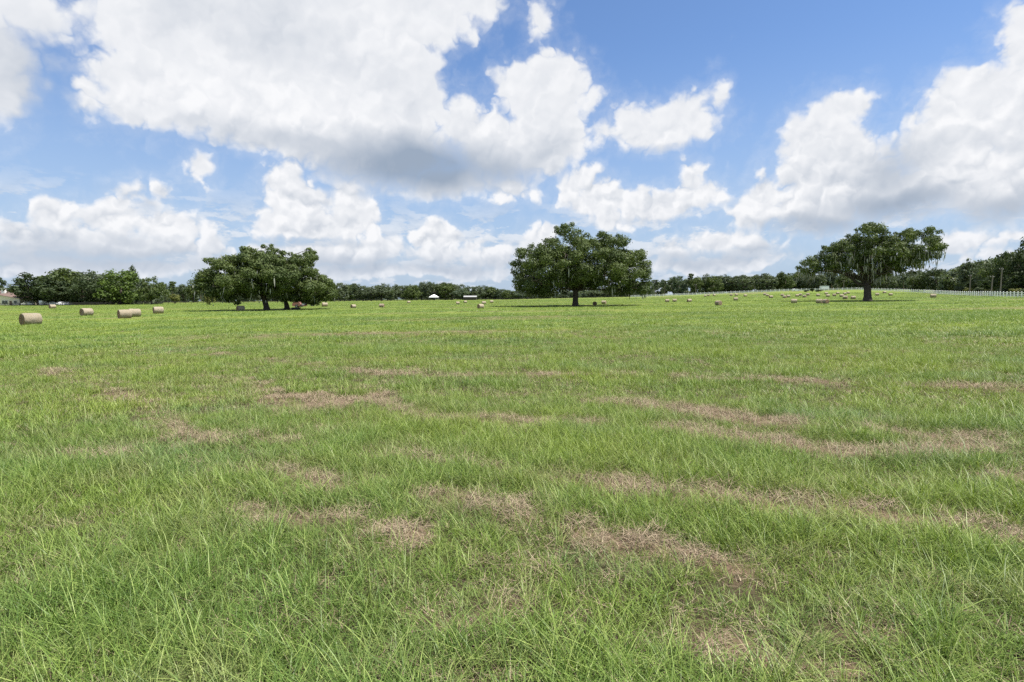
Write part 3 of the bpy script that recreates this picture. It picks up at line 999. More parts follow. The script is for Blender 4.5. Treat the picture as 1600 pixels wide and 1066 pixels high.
great_oak('live_oak', 'tallest dome-crowned live oak standing in the middle of the field', (899, 478.3), OAK_C, 8.6, (899, 452),
          [(860, 430, 0.1, .62), (935, 425, -0.15, .66), (900, 395, 0.1, .6), (835, 440, -0.45, .42), (975, 440, 0.35, .45), (990, 452, -0.3, .4), (880, 400, -0.5, .4), (950, 400, 0.5, .42)],
          11, 330, 300, 230, 1.95)
great_oak('live_oak', 'broad flat-topped live oak left of centre with a leaning trunk and low hanging boughs', (417, 484.7), OAK_L, 8.2, (411, 460),
          [(370, 440, 0.1, .6), (440, 435, -0.15, .62), (400, 410, 0.15, .55), (340, 450, -0.4, .42), (470, 445, 0.35, .5), (500, 458, -0.2, .42), (480, 400, 0.2, .35), (360, 420, 0.5, .4)],
          12, 260, 300, 220, 1.75, extra_trunk=(450, 7.0, 462))
great_oak('live_oak', 'live oak on the right hung with long grey moss, thick dark trunk', (1355.5, 470.3), OAK_R, 10.6, (1354, 443),
          [(1300, 425, 0.1, .55), (1260, 425, -0.1, .5), (1360, 385, 0.1, .62), (1410, 400, -0.2, .55), (1445, 400, 0.2, .42), (1330, 400, 0.4, .42), (1390, 430, -0.45, .4), (1420, 370, 0.3, .35)],
          13, 1700, 240, 165, 1.6)

# ---------------------------------------------------------------- the other trees
def tree_proto(kind, seed):
    """crown and trunk meshes of a tree one unit (10 m) tall is scaled later: built at 12 m"""
    rng = np.random.default_rng(seed)
    H = 12.0
    C, Rd = [], []
    mb = MB()
    if kind in ('round', 'spread', 'tall'):
        wx = {'round': 5.0, 'spread': 7.2, 'tall': 3.7}[kind]
        zc = {'round': 6.0, 'spread': 5.9, 'tall': 6.4}[kind]
        hz = {'round': 5.5, 'spread': 5.5, 'tall': 5.6}[kind]
        n = {'round': 78, 'spread': 100, 'tall': 60}[kind]
        for _ in range(n * 4):
            d = rng.normal(0, 1, 3)
            d /= np.linalg.norm(d)
            lump = 1.0 + 0.20 * math.sin(3 * math.atan2(d[1], d[0]) + seed) + 0.16 * math.sin(5 * d[2] + 2 * seed)
            r = rng.uniform(0.55, 0.93) * lump
            p = np.array([d[0] * wx * r, d[1] * wx * r, zc + d[2] * hz * r])
            if p[2] < 0.9:
                continue
            if C and min(np.sum((np.array(C) - p) ** 2, 1)) < 0.8:
                continue
            C.append(p); Rd.append(rng.uniform(0.85, 1.6))
            if len(C) >= n: break
        pts = [(0, 0, -0.5), (0, 0, 0.3), (rng.normal(0, .15), rng.normal(0, .15), 2.4), (rng.normal(0, .3), rng.normal(0, .3), 6.0)]
        mb.tube(pts, [0.5, 0.38, 0.30, 0.18], 8)
        for k in rng.choice(len(C), 12, replace=False):
            limb(mb, pts[2], C[k], 0.16, 0.04, rng, 4, 0.08, 5)
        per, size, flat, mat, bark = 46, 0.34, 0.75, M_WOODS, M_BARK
    elif kind == 'pine':
        for k in range(34):
            z = rng.uniform(6.5, 11.6)
            w = 2.4 * (1 - ((z - 8.2) / 4.4) ** 2) ** 0.5 if abs(z - 8.2) < 4.3 else 0.6
            a, r = rng.uniform(0, 2 * math.pi), w * rng.uniform(0.35, 1.0)
            C.append(np.array([math.cos(a) * r, math.sin(a) * r, z])); Rd.append(rng.uniform(0.5, 0.95))
        pts = [(0, 0, -0.5), (0, 0, 0), (0.1, 0, 5), (0.05, 0.1, 11.3)]
        mb.tube(pts, [0.28, 0.22, 0.16, 0.05], 7)
        for c in C[::3]:
            limb(mb, (0.08, 0, c[2] - 0.6), c, 0.06, 0.02, rng, 3, 0.05, 4)
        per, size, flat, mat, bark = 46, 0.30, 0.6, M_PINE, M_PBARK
    elif kind == 'shrub':
        for k in range(40):
            d = rng.normal(0, 1, 3); d /= np.linalg.norm(d)
            p = d * np.array([5.5, 5.5, 5.0]) * rng.uniform(0.5, 0.95) + np.array([0, 0, 5.8])
            C.append(p); Rd.append(rng.uniform(1.3, 2.2))
        mb.tube([(0, 0, -0.5), (0, 0, 3), (0.3, 0, 7)], [0.5, 0.4, 0.2], 6)
        for k in range(0, 30, 5):
            limb(mb, (0, 0, 1.0), C[k], 0.2, 0.05, rng, 3, 0.05, 4)
        per, size, flat, mat, bark = 60, 0.5, 0.85, M_OLIVE, M_BARK
    C, Rd = np.array(C), np.array(Rd)
    cm = crown_mesh('crown', C, Rd, per, size, seed, mat, flat, 0.35)
    t = mb.build('trunk', bark, None, True)
    tm = t.data
    bpy.data.objects.remove(t)
    return cm, tm
PROTO = {k: [tree_proto(k, 300 + 17 * i + 5 * j) for j in range(n)] for i, (k, n) in enumerate([('round', 4), ('spread', 3), ('tall', 3), ('pine', 3), ('shrub', 2)])}
WIDTH = {'round': 11.5, 'spread': 16.0, 'tall': 8.6, 'pine': 5.6, 'shrub': 13.0}
_tr = np.random.default_rng(77)
def tree(name, label, group, px, top_row, w_px, Y, kind, var=None, leaf=None, base_z=None, cat='tree'):
    """a tree at forward distance Y whose top stands at top_row and whose crown is w_px wide"""
    x = (px - 800) / F_PX * Y
    z = tz(x, Y) if base_z is None else base_z
    h = max(1.2, at(px, top_row, Y).z - z)
    w = w_px / F_PX * Y
    cm, tm = PROTO[kind][(_tr.integers(0, 99) if var is None else var) % len(PROTO[kind])]
    root = empty(name, (x, Y, z), _tr.uniform(0, 6.28))
    k = w / WIDTH[kind]
    root.scale = (k, k, h / 12.0)
    tag(root, label, cat, group)
    c = mesh_obj('crown', cm, root)
    if leaf is not None:
        c.material_slots[0].link = 'OBJECT'
        c.material_slots[0].material = leaf
    mesh_obj('trunk', tm, root)
    return root

ORD = ['first', 'second', 'third', 'fourth', 'fifth', 'sixth', 'seventh', 'eighth', 'ninth', 'tenth', 'eleventh', 'twelfth', 'thirteenth', 'fourteenth', 'fifteenth', 'sixteenth', 'seventeenth', 'eighteenth', 'nineteenth',
       'twentieth', 'twenty-first', 'twenty-second', 'twenty-third', 'twenty-fourth', 'twenty-fifth', 'twenty-sixth', 'twenty-seventh', 'twenty-eighth', 'twenty-ninth', 'thirtieth', 'thirty-first', 'thirty-second',
       'thirty-third', 'thirty-fourth', 'thirty-fifth', 'thirty-sixth', 'thirty-seventh', 'thirty-eighth', 'thirty-ninth', 'fortieth', 'forty-first', 'forty-second', 'forty-third', 'forty-fourth', 'forty-fifth']

# grove by the house on the left
G = 'grove beside the house on the left'
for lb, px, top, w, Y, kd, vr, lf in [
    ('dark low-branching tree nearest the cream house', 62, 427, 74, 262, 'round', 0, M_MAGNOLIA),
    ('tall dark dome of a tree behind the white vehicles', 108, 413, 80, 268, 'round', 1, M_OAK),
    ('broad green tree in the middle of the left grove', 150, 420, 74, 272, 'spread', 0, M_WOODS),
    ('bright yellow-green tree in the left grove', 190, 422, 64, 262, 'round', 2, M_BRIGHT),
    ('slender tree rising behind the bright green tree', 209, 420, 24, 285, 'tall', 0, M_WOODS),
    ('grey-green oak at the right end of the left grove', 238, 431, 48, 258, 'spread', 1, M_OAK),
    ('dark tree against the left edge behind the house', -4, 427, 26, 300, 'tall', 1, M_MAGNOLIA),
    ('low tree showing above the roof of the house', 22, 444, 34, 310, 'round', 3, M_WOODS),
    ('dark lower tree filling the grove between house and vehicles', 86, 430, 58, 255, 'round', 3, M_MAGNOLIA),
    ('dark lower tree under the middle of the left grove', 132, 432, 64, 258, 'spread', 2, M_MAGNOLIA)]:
    tree('grove_tree', lb, G, px, top, w, Y, kd, vr, lf)
tree('small_tree', 'small yellowish tree behind the dark fence left of the broad oak', None, 275, 457, 18, 300, 'shrub', 0, M_OLIVE)
tree('small_tree', 'small pale tree beside the hanging boughs of the left oak', None, 329, 454, 18, 230, 'shrub', 1, M_OLIVE)

# distant wood: a front row of single trees
def run(label, group, x0, x1, step, tops, Y, kinds, leafs, wfac=1.0):
    xs = np.arange(x0, x1, step) + _tr.uniform(-.25, .25, len(np.arange(x0, x1, step))) * step
    for i, x in enumerate(xs):
        top = float(np.interp(x, [t[0] for t in tops], [t[1] for t in tops])) + _tr.uniform(-1.2, 2.6)
        kd = kinds[_tr.integers(0, len(kinds))]
        w = {'round': 30, 'spread': 38, 'tall': 22, 'pine': 14}[kd] * _tr.uniform(0.85, 1.2) * wfac
        tree('woodland_tree', label % ORD[i], group, x, top, w, Y * _tr.uniform(0.97, 1.05), kd, None, leafs[_tr.integers(0, len(leafs))])
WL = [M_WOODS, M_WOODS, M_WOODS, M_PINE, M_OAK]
run('%s tree from the left in the distant row between grove and broad oak', 'distant trees between the left grove and the broad oak', 258, 330, 14, [(255, 439), (280, 441), (300, 440), (330, 441)], 400, ['tall', 'pine', 'round'], WL)
run('%s tree from the left in the distant row between the broad and tallest oaks', 'distant trees between the two left oaks', 520, 812, 12.5,
    [(520, 441), (551, 441), (572, 447), (585, 443), (618, 442), (640, 445), (653, 442), (669, 438), (704, 438), (716, 446), (726, 449), (751, 442), (772, 447), (792, 452), (820, 452)], 400, ['round', 'round', 'spread', 'tall'], WL)
run('%s tree from the left in the distant row behind the long white fence', 'distant trees behind the white fence', 1000, 1432, 12.5,
    [(1000, 440), (1029, 436), (1055, 433), (1079, 428.5), (1100, 428), (1115, 431), (1124, 428), (1145, 430), (1163, 426), (1182, 428), (1205, 425), (1330, 424), (1400, 430), (1440, 428)], 415, ['round', 'tall', 'tall', 'pine', 'round'], WL)
# under the tallest oak a strip of the same wood shows
run('%s distant tree seen under the crown of the tallest oak', 'distant trees seen under the tallest oak', 830, 1000, 24, [(830, 454), (1000, 452)], 420, ['round', 'spread'], WL)
run('%s distant tree seen behind the crown of the broad oak', 'distant trees seen behind the broad oak', 334, 520, 24, [(330, 452), (520, 448)], 420, ['round', 'spread'], WL)
# wood on the right
G = 'wood behind the white fence on the right'
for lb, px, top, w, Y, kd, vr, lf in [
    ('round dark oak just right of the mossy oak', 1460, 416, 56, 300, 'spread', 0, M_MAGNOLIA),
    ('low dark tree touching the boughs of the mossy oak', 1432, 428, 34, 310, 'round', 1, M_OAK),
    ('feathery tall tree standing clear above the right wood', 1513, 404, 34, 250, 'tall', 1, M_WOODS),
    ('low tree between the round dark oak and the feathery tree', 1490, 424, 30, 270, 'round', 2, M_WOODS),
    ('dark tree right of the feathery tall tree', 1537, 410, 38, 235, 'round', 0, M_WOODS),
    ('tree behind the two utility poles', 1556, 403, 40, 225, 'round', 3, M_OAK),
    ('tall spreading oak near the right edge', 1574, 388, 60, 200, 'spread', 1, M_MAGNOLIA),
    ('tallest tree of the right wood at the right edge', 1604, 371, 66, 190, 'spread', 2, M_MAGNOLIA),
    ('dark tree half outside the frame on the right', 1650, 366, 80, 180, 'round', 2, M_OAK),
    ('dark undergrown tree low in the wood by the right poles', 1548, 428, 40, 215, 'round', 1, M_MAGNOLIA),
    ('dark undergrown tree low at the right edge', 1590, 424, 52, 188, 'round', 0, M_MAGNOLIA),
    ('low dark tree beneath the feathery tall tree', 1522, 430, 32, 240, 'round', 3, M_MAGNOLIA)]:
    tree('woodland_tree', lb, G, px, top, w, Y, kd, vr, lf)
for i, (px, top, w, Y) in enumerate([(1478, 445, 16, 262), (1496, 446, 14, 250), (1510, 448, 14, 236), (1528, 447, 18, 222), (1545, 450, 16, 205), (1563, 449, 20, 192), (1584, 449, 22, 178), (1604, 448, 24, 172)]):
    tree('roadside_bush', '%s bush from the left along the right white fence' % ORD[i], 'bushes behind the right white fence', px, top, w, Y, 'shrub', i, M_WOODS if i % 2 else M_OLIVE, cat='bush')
for lb, px, top, w, Y in [('small dark bush left of the clipped pair in front of the white car', 1258, 453.5, 9, 312), ('upright little evergreen in front of the long white fence', 1267, 449.5, 7, 314),
                          ('wide low dark bush right of the little evergreen', 1277, 453.5, 13, 310)]:
    tree('field_bush', lb, 'bushes in the field before the long white fence', px, top, w, Y, 'shrub', None, M_MAGNOLIA, cat='bush')

# the closed mass of the wood further back
def far_woods():
    rng = np.random.default_rng(5)
    C, Rd = [], []
    def mass(x0, x1, tops, Y, n):
        for _ in range(n):
            px = rng.uniform(x0, x1)
            top = np.interp(px, [t[0] for t in tops], [t[1] for t in tops]) + 3.0
            y = Y * rng.uniform(1.0, 1.12)
            x = (px - 800) / F_PX * y
            g0, t = tz(x, y), at(px, top, y).z
            C.append((x, y, g0 + 0.6 + (t - g0 - 1.6) * rng.uniform(0, 1) ** 1.25)); Rd.append(rng.uniform(1.8, 3.2))
    mass(-120, 340, [(-120, 445), (340, 445)], 440, 420)
    mass(330, 1010, [(330, 450), (520, 446), (700, 442), (800, 455), (1010, 442)], 450, 640)
    mass(1000, 1480, [(1000, 440), (1080, 431), (1330, 427), (1480, 420)], 450, 640)
    mass(1470, 1760, [(1470, 425), (1540, 405), (1600, 385), (1760, 380)], 260, 420)
    mass(46, 252, [(46, 446), (90, 432), (120, 426), (200, 432), (252, 442)], 276, 190)
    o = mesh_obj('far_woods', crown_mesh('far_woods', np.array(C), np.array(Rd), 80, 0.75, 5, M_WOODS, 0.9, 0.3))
    tag(o, 'dense far-off wood closing the field behind the single trees', 'woods', kind='stuff')
far_woods()

# ================================================================== hay bales
def mat_bale(name, a, b_, end=False):
    m, g = new_mat(name)
    co = g.new('ShaderNodeTexCoord').outputs['Object']
    if end:       # the wound layers show as rings
        x, y, z = g.sep(co)
        rr = g.m('SQRT', g.m('ADD', g.m('MULTIPLY', y, y), g.m('MULTIPLY', z, z)))
        n = g.noise(g.comb(g.m('MULTIPLY', rr, 30.0), g.m('MULTIPLY', y, 2.5), g.m('MULTIPLY', z, 2.5)), 1.0, 5.0, 0.6)
    else:         # strands wound round the barrel
        n = g.noise(g.v('MULTIPLY', co, (22.0, 3.5, 3.5)), 1.0, 6.0, 0.65)
    f = g.noise(co, 60.0, 3.0, 0.6)
    c = g.mix(n, a, b_)
    c = g.mix(g.m('MULTIPLY', f, 0.4), c, tuple(v * 0.55 for v in a))
    rnd = g.new('ShaderNodeObjectInfo').outputs['Random']
    c = g.mix(g.ramp(g.noise(g.v('ADD', co, g.comb(g.m('MULTIPLY', rnd, 50.0), 0.0, 0.0)), 1.7, 3.0, 0.6), 0.45, 0.68, 0.0, 0.55), c, (0.37, 0.325, 0.255))
    bm = g.new('ShaderNodeBump')
    bm.inputs['Strength'].default_value = 1.0
    bm.inputs['Distance'].default_value = 0.07
    g.put(bm.inputs['Height'], g.m('ADD', n, f))
    return finish(m, g, principled(g, c, 0.9, 0.15, bm.outputs[0]))
M_BALE = mat_bale('wound_hay', (0.26, 0.212, 0.145), (0.54, 0.465, 0.335))
M_BEND = mat_bale('cut_hay_end', (0.20, 0.125, 0.080), (0.38, 0.265, 0.175), True)
M_PINKB = mat_bale('weathered_hay', (0.25, 0.195, 0.140), (0.44, 0.355, 0.265))

BR, BL = 0.70, 1.55        # radius and length of a round bale
def bale_meshes(seed, mat):
    rng = np.random.default_rng(seed)
    n, rings = 36, 11
    V, F = [], []
    ph = rng.uniform(0, 6.28, 6)
    for i in range(rings):
        t = i / (rings - 1)
        x = (t - 0.5) * BL
        edge = 1.0 - 0.07 * max(0, abs(2 * t - 1) - 0.75) / 0.25
        for k in range(n):
            a = 2 * math.pi * k / n
            r = BR * edge * (1 + 0.012 * math.sin(3 * a + ph[0]) + 0.010 * math.sin(7 * a + ph[1] + 4 * t) + 0.010 * math.sin(9 * t + ph[2]) + rng.normal(0, 0.016))
            y, z = math.cos(a) * r, math.sin(a) * r
            z = z * 0.965 if z > 0 else max(z, -BR * 0.90)      # settled on its own weight
            V.append((x, y, z))
    for i in range(rings - 1):
        for k in range(n):
            F.append((i * n + k, i * n + (k + 1) % n, (i + 1) * n + (k + 1) % n, (i + 1) * n + k))
    barrel = bpy.data.meshes.new('barrel')
    barrel.from_pydata(V, [], F)
    barrel.materials.append(mat)
    barrel.polygons.foreach_set('use_smooth', np.ones(len(barrel.polygons), dtype=bool))
    ends = []
    for s, i in ((-1, 0), (1, rings - 1)):
        ring = [Vector(v) for v in V[i * n:(i + 1) * n]]
        ev, ef = list(ring), []
        for q, k in ((0.66, 0.035), (0.33, 0.02)):
            ev += [Vector((v.x + s * (k + rng.normal(0, 0.012)), v.y * q, v.z * q)) for v in ring]
        ev.append(Vector((ring[0].x + s * 0.03, 0, 0)))
        for l in range(2):
            for k in range(n):
                f = (l * n + k, l * n + (k + 1) % n, (l + 1) * n + (k + 1) % n, (l + 1) * n + k)
                ef.append(f if s > 0 else f[::-1])
        for k in range(n):
            f = (2 * n + k, 2 * n + (k + 1) % n, 3 * n)
            ef.append(f if s > 0 else f[::-1])
        em = bpy.data.meshes.new('end_face')
        em.from_pydata([tuple(v) for v in ev], [], ef)
        em.materials.append(M_BEND)
        em.polygons.foreach_set('use_smooth', np.ones(len(em.polygons), dtype=bool))
        ends.append(em)
    return barrel, ends
BALES = [bale_meshes(40 + k, M_PINKB if k == 3 else M_BALE) for k in range(4)]
_br = np.random.default_rng(9)
def bale(label, px, row, turn, group, var=None, k=1.0, dist=None):
    """turn: angle of the axis, 0 = across the view, positive brings the left end forward"""
    if dist is None:
        x, y = ground_at(px, row)
    else:
        y = dist
        x = (px - 800) / F_PX * y
    barrel, ends = BALES[(_br.integers(0, 3) if var is None else var)]
    s = k * (0.90 if group == GL else 0.76) * _br.uniform(0.95, 1.04)
    bearing = math.atan2(x, y)
    root = empty('hay_bale', (x, y, tz(x, y) + BR * 0.88 * s), R(turn) - bearing)
    root.scale = (s, s, s)
    tag(root, label, 'hay bale', group)
    mesh_obj('barrel', barrel, root)
    for e in ends:
        mesh_obj('end_face', e, root)
    return root
GL = 'round hay bales on the left of the field'
bale('nearest round hay bale, near the left edge of the field', 48.5, 508.7, 22, GL, 0, 1.0)
bale('left bale of the touching pair in front of the left grove', 195, 497.6, 16, GL, 1, 1.0)
bale('right bale of the touching pair, slightly farther off', 210, 495.4, 16, GL, 2, 0.98)
bale('bale standing alone between the nearest bale and the touching pair', 135.5, 493.6, 30, GL, 0)
bale('bale just right of the touching pair', 247.5, 490.2, 12, GL, 1)
bale('small distant bale below the white vehicles of the grove', 82, 482.2, 25, GL, 2)
bale('bale under the left boughs of the broad oak', 376, 486.2, 24, GL, 1)
bale('pale bale seen through the boughs right of the tractor', 507.5, 479.2, 12, GL, 0)
GM = 'round hay bales between the broad and tallest oaks'
bale('bale with a dark left end just right of the broad oak', 552, 481.6, 34, GM, 1)
bale('brownish bale lying farther right of the broad oak', 596.5, 480.6, -18, GM, 3)
bale('tiny pale bale left of the white canopy', 638.7, 474.0, 15, GM, 2)
bale('bale right of the white canopy, left of three', 715.3, 475.8, 8, GM, 0)
bale('smaller bale right of the white canopy, nearer the long barn', 727, 473.6, 20, GM, 1)
bale('small bale directly behind the brown-ended bale', 756, 475.8, 10, GM, 2)
bale('bale nearest the left side of the tallest oak, small and far', 768.3, 473.6, 4, GM, 0)
bale('largest bale between the oaks, brown left end turned forward', 751, 482.3, 38, GM, 1, 1.02)
GC = 'round hay bales around the tallest oak'
bale('end-on bale just right of the trunk of the tallest oak', 929.3, 477.2, 82, GC, 3)
bale('bale beside the end-on bale under the tallest oak', 943.5, 475.4, -16, GC, 0)
bale('left of three bales in line right of the tallest oak', 1042.5, 472.3, 10, GC, 1)
bale('middle of three bales in line right of the tallest oak', 1054, 472.0, 6, GC, 2)
bale('right of three bales in line right of the tallest oak', 1077, 472.2, 26, GC, 0)
bale('largest bale right of the tallest oak, brown right end turned forward', 1122.5, 477.2, -48, GC, 3, 1.05)
bale('bale alone above the brown right-ended one', 1149.5, 469.9, 8, GC, 1)
GR = 'round hay bales around the mossy oak'
bale('pale bale at the left rim of the mossy oak\'s shade', 1240.5, 474.0, 4, GR, 0)
bale('left of two touching bales in the shade of the mossy oak', 1280, 474.2, -14, GR, 1)
bale('right of two touching bales, brown end turned forward, by the mossy oak', 1290, 474.6, -56, GR, 3)
bale('pale bale left of the shaded dark bale by the mossy trunk', 1320.5, 467.6, -10, GR, 2)
bale('shaded dark bale nearest the trunk of the mossy oak', 1333, 467.8, 10, GR, 0)
bale('bale right of the mossy trunk under hanging moss', 1370.5, 462.2, 6, GR, 1)
bale('bale right of the mossy oak, the larger of the far pair', 1391.5, 462.2, 22, GR, 2)
bale('small far bale just left of the larger one right of the mossy oak', 1382, 458.6, 26, GR, 0)
bale('bale alone before the right white fence', 1458, 465.6, 8, GR, 1, 1.15)
GF = 'far hay bales in front of the long white fence'
FAR = [(1102, 463.8), (1107, 462.8), (1116, 462.6), (1142.5, 462.3), (1150.5, 462.3), (1164.5, 463.6), (1195, 461.4), (1199, 463.2), (1204.5, 466.0), (1222.5, 463.0), (1226, 466.0), (1231.5, 464.8), (1245.5, 463.8),
       (1250.5, 462.4), (1257, 465.0), (1262.5, 462.0), (1278, 463.2), (1291, 460.2), (1293.5, 464.2), (1303.5, 463.0), (1309, 459.8), (1315, 464.2), (1320, 460.6), (1325, 459.2)]
for i, (px, row) in enumerate(FAR):
    bale('%s from the left of the far scattered bales before the long white fence' % ORD[i], px, row, _br.uniform(-30, 40), GF, 3 if i == 19 else None)

# ================================================================== fences
M_WHITE = mat_plain('white_fence_paint', (0.82, 0.82, 0.80), 0.5, 0.4, 0.05, 4.0)
M_BLACK = mat_plain('black_fence_boards', (0.030, 0.028, 0.026), 0.8, 0.2, 0.3, 4.0)
def fence(name, label, path, height, post_w, rails, spacing, mat, group=None, board=0.16):
    """posts and boards along a path given as bearings and distances"""
    P = [Vector(((px - 800) / F_PX * Y, Y)) for px, Y in path]
    pts = []
    for a, b in zip(P[:-1], P[1:]):
        n = max(1, round((b - a).length / spacing))
        pts += [a.lerp(b, i / n) for i in range(n)]
    pts.append(P[-1])
    zs = [tz(p.x, p.y) for p in pts]
    root = empty(name, (pts[0].x, pts[0].y, zs[0]))
    tag(root, label, 'fence', group)
    o0 = Vector((pts[0].x, pts[0].y, zs[0]))
    pm = MB().box((0, 0, height / 2 - 0.1), (post_w, post_w, height + 0.2)).add(
        [(-post_w * .6, -post_w * .6, height + 0.002), (post_w * .6, -post_w * .6, height + 0.002), (post_w * .6, post_w * .6, height + 0.002), (-post_w * .6, post_w * .6, height + 0.002), (0, 0, height + post_w * .7)],
        [(3, 2, 1, 0), (0, 1, 4), (1, 2, 4), (2, 3, 4), (3, 0, 4)])
    first = None
    for p, z in zip(pts, zs):
        if first is None:
            first = pm.build('post', mat, root)
            o = first
        else:
            o = link(bpy.data.objects.new('post', first.data), root)
        o.location = Vector((p.x, p.y, z)) - o0
    for h in rails:
        mb = MB()
        for (a, za), (b, zb) in zip(zip(pts[:-1], zs[:-1]), zip(pts[1:], zs[1:])):
            d = (b - a).normalized()
            nrm = Vector((-d.y, d.x)) * 0.02
            vs = []
            for q, z in ((a, za), (b, zb)):
                for s in (-1, 1):
                    for hh in (h - board / 2, h + board / 2):
                        vs.append((q.x + nrm.x * s - o0.x, q.y + nrm.y * s - o0.y, z + hh - o0.z))
            mb.add(vs, [(0, 1, 5, 4), (2, 6, 7, 3), (1, 3, 7, 5), (0, 4, 6, 2), (0, 2, 3, 1), (4, 5, 7, 6)])
        mb.build('rail', mat, root)
    return root
fence('white_fence', 'long white board fence crossing the field behind the far bales to the right edge',
      [(985, 345), (1100, 343), (1230, 340), (1336, 332), (1395, 300), (1440, 262), (1480, 222), (1520, 190), (1560, 166), (1600, 150), (1660, 132), (1760, 110)], 1.45, 0.17, (0.36, 0.80, 1.24), 2.5, M_WHITE, board=0.18)
fence('black_fence', 'low black board fence running below the left grove and distant trees', [(-60, 236), (110, 244), (300, 285), (560, 330), (830, 352), (985, 346)], 1.35, 0.13, (0.40, 0.80, 1.20), 2.6, M_BLACK)

# ================================================================== house on the left
def house():
    Y = 262.0
    c = at(12, 475, Y)
    z = tz(c.x, Y)
    root = empty('house', (c.x, Y, z))
    tag(root, 'cream house with brown roof and white chimney at the left edge', 'house')
    mc = mat_plain('cream_stucco', (0.74, 0.67, 0.55), 0.85, 0.2, 0.08)
    mr = mat_plain('brown_shingles', (0.15, 0.105, 0.090), 0.85, 0.2, 0.25, 2.0)
    mg = mat_plain('dark_window_glass', (0.05, 0.055, 0.06), 0.15, 0.6, 0.1)
    mw = mat_plain('white_trim', (0.75, 0.73, 0.70), 0.6, 0.3, 0.05)
    # walls: a low wing with its gable slope falling to the right
    MB().prism([(-9, -0.5), (5.6, -0.5), (5.6, 3.1), (-3.0, 4.6), (-9, 4.6)], 0, 9).build('wall', mc, root)
    rf = MB().add([(-10, -0.6, 4.65), (-2.8, -0.6, 4.72), (6.5, -0.6, 3.05), (6.5, 9.6, 3.05), (-2.8, 9.6, 4.72), (-10, 9.6, 4.65), (-10, 4.5, 6.9), (-2.8, 4.5, 6.6), (4.0, 4.5, 4.9)],
                  [(0, 1, 7, 6), (1, 2, 8, 7), (2, 3, 8), (3, 4, 7, 8), (4, 5, 6, 7), (0, 6, 5), (5, 4, 3, 2, 1, 0)]).build('roof', mr, root)
    MB().box((-3.3, 2.2, 6.0), (1.6, 1.2, 3.6)).box((-3.3, 2.2, 7.88), (1.9, 1.5, 0.14)).build('chimney', mw, rf)
    for x, w, h, zc in ((-1.2, 2.6, 1.5, 1.45), (3.6, 1.4, 1.3, 1.5)):
        wd = MB().box((x, -0.02, zc), (w + 0.3, 0.12, h + 0.3)).build('window', mw, root)
        for s in (-1, 1):
            MB().box((x + s * w * 0.255, -0.09, zc), (w * 0.46, 0.04, h)).build('pane', mg, wd)
    MB().box((1.4, -0.03, 1.05), (1.0, 0.10, 2.1)).build('door', mr, root)
house()

# ================================================================== vehicles
M_TYRE = mat_plain('black_tyre', (0.022, 0.022, 0.022), 0.9, 0.2, 0.2)
M_RIM = mat_plain('grey_rim', (0.35, 0.35, 0.36), 0.4, 0.5, 0.1)
M_GLASS = mat_plain('vehicle_glass', (0.03, 0.035, 0.04), 0.08, 0.7, 0.1)
def wheel(root, x, y, r, w):
    t = MB()
    prof = [(-w / 2, r * 0.62), (-w / 2, r * 0.92), (-w * 0.35, r), (w * 0.35, r), (w / 2, r * 0.92), (w / 2, r * 0.62)]
    n = 18
    vs, fs = [], []
    for k in range(n):
        a = 2 * math.pi * k / n
        for yy, rr in prof:
            vs.append((x + math.cos(a) * rr, y + yy, r + math.sin(a) * rr))
    m = len(prof)
    for k in range(n):
        for q in range(m):
            fs.append((k * m + q, k * m + (q + 1) % m, ((k + 1) % n) * m + (q + 1) % m, ((k + 1) % n) * m + q))
    t.add(vs, fs)
    wh = t.build('wheel', M_TYRE, root, True)
    rim = MB().tube([(x, y - w * 0.3, r), (x, y + w * 0.3, r)], r * 0.63, 14).build('rim', M_RIM, wh)
    return wh
def car(name, label, px, Y, col, rz, van=False, base_row=None):
    x = (px - 800) / F_PX * Y
    root = empty(name, (x, Y, tz(x, Y)), rz)
    tag(root, label, 'van' if van else 'car')
    pm = mat_plain(name + '_paint', col, 0.3, 0.5, 0.03)
    if van:
        prof = [(-2.5, 0.35), (2.4, 0.35), (2.5, 0.9), (1.9, 1.25), (1.35, 2.05), (1.0, 2.15), (-2.4, 2.15), (-2.5, 1.9)]
        gl = [(-0.2, 1.25), (1.55, 1.25), (1.2, 1.92), (-0.2, 1.92)]
    else:
        prof = [(-2.2, 0.40), (2.2, 0.38), (2.28, 0.72), (1.95, 0.88), (0.95, 0.98), (0.35, 1.42), (-0.2, 1.50), (-1.0, 1.46), (-1.7, 1.04), (-2.2, 0.98), (-2.28, 0.7)]
        gl = [(-1.35, 1.05), (0.72, 1.05), (0.28, 1.36), (-0.2, 1.43), (-0.95, 1.40)]
    MB().prism(prof, -0.88, 0.88).build('body', pm, root)
    for s in (-1, 1):
        MB().prism(gl, s * 0.885 - 0.006, s * 0.885 + 0.006).build('side_window', M_GLASS, root)
        for xx in (-1.4, 1.4):
            wheel(root, xx, s * 0.80, 0.33, 0.22)
        MB().box((2.26 if not van else 2.47, s * 0.62, 0.66), (0.08, 0.34, 0.16)).build('headlight', M_RIM, root)
    return root
car('parked_car', 'white car parked under the left grove, long side shown', 85.5, 254, (0.80, 0.80, 0.80), 0.1)
car('parked_van', 'white van seen end-on under the left grove', 73.5, 256, (0.80, 0.80, 0.78), R(80), True)
car('parked_car', 'pale grey car at the right end of the vehicles under the left grove', 106, 256, (0.45, 0.47, 0.50), R(-8))
car('parked_car', 'white vehicle partly hidden by the tree nearest the cream house', 45, 257, (0.78, 0.76, 0.72), R(12))
car('parked_car', 'small white car between the grove vehicles, turned towards the field', 99.5, 252, (0.80, 0.80, 0.82), R(70))
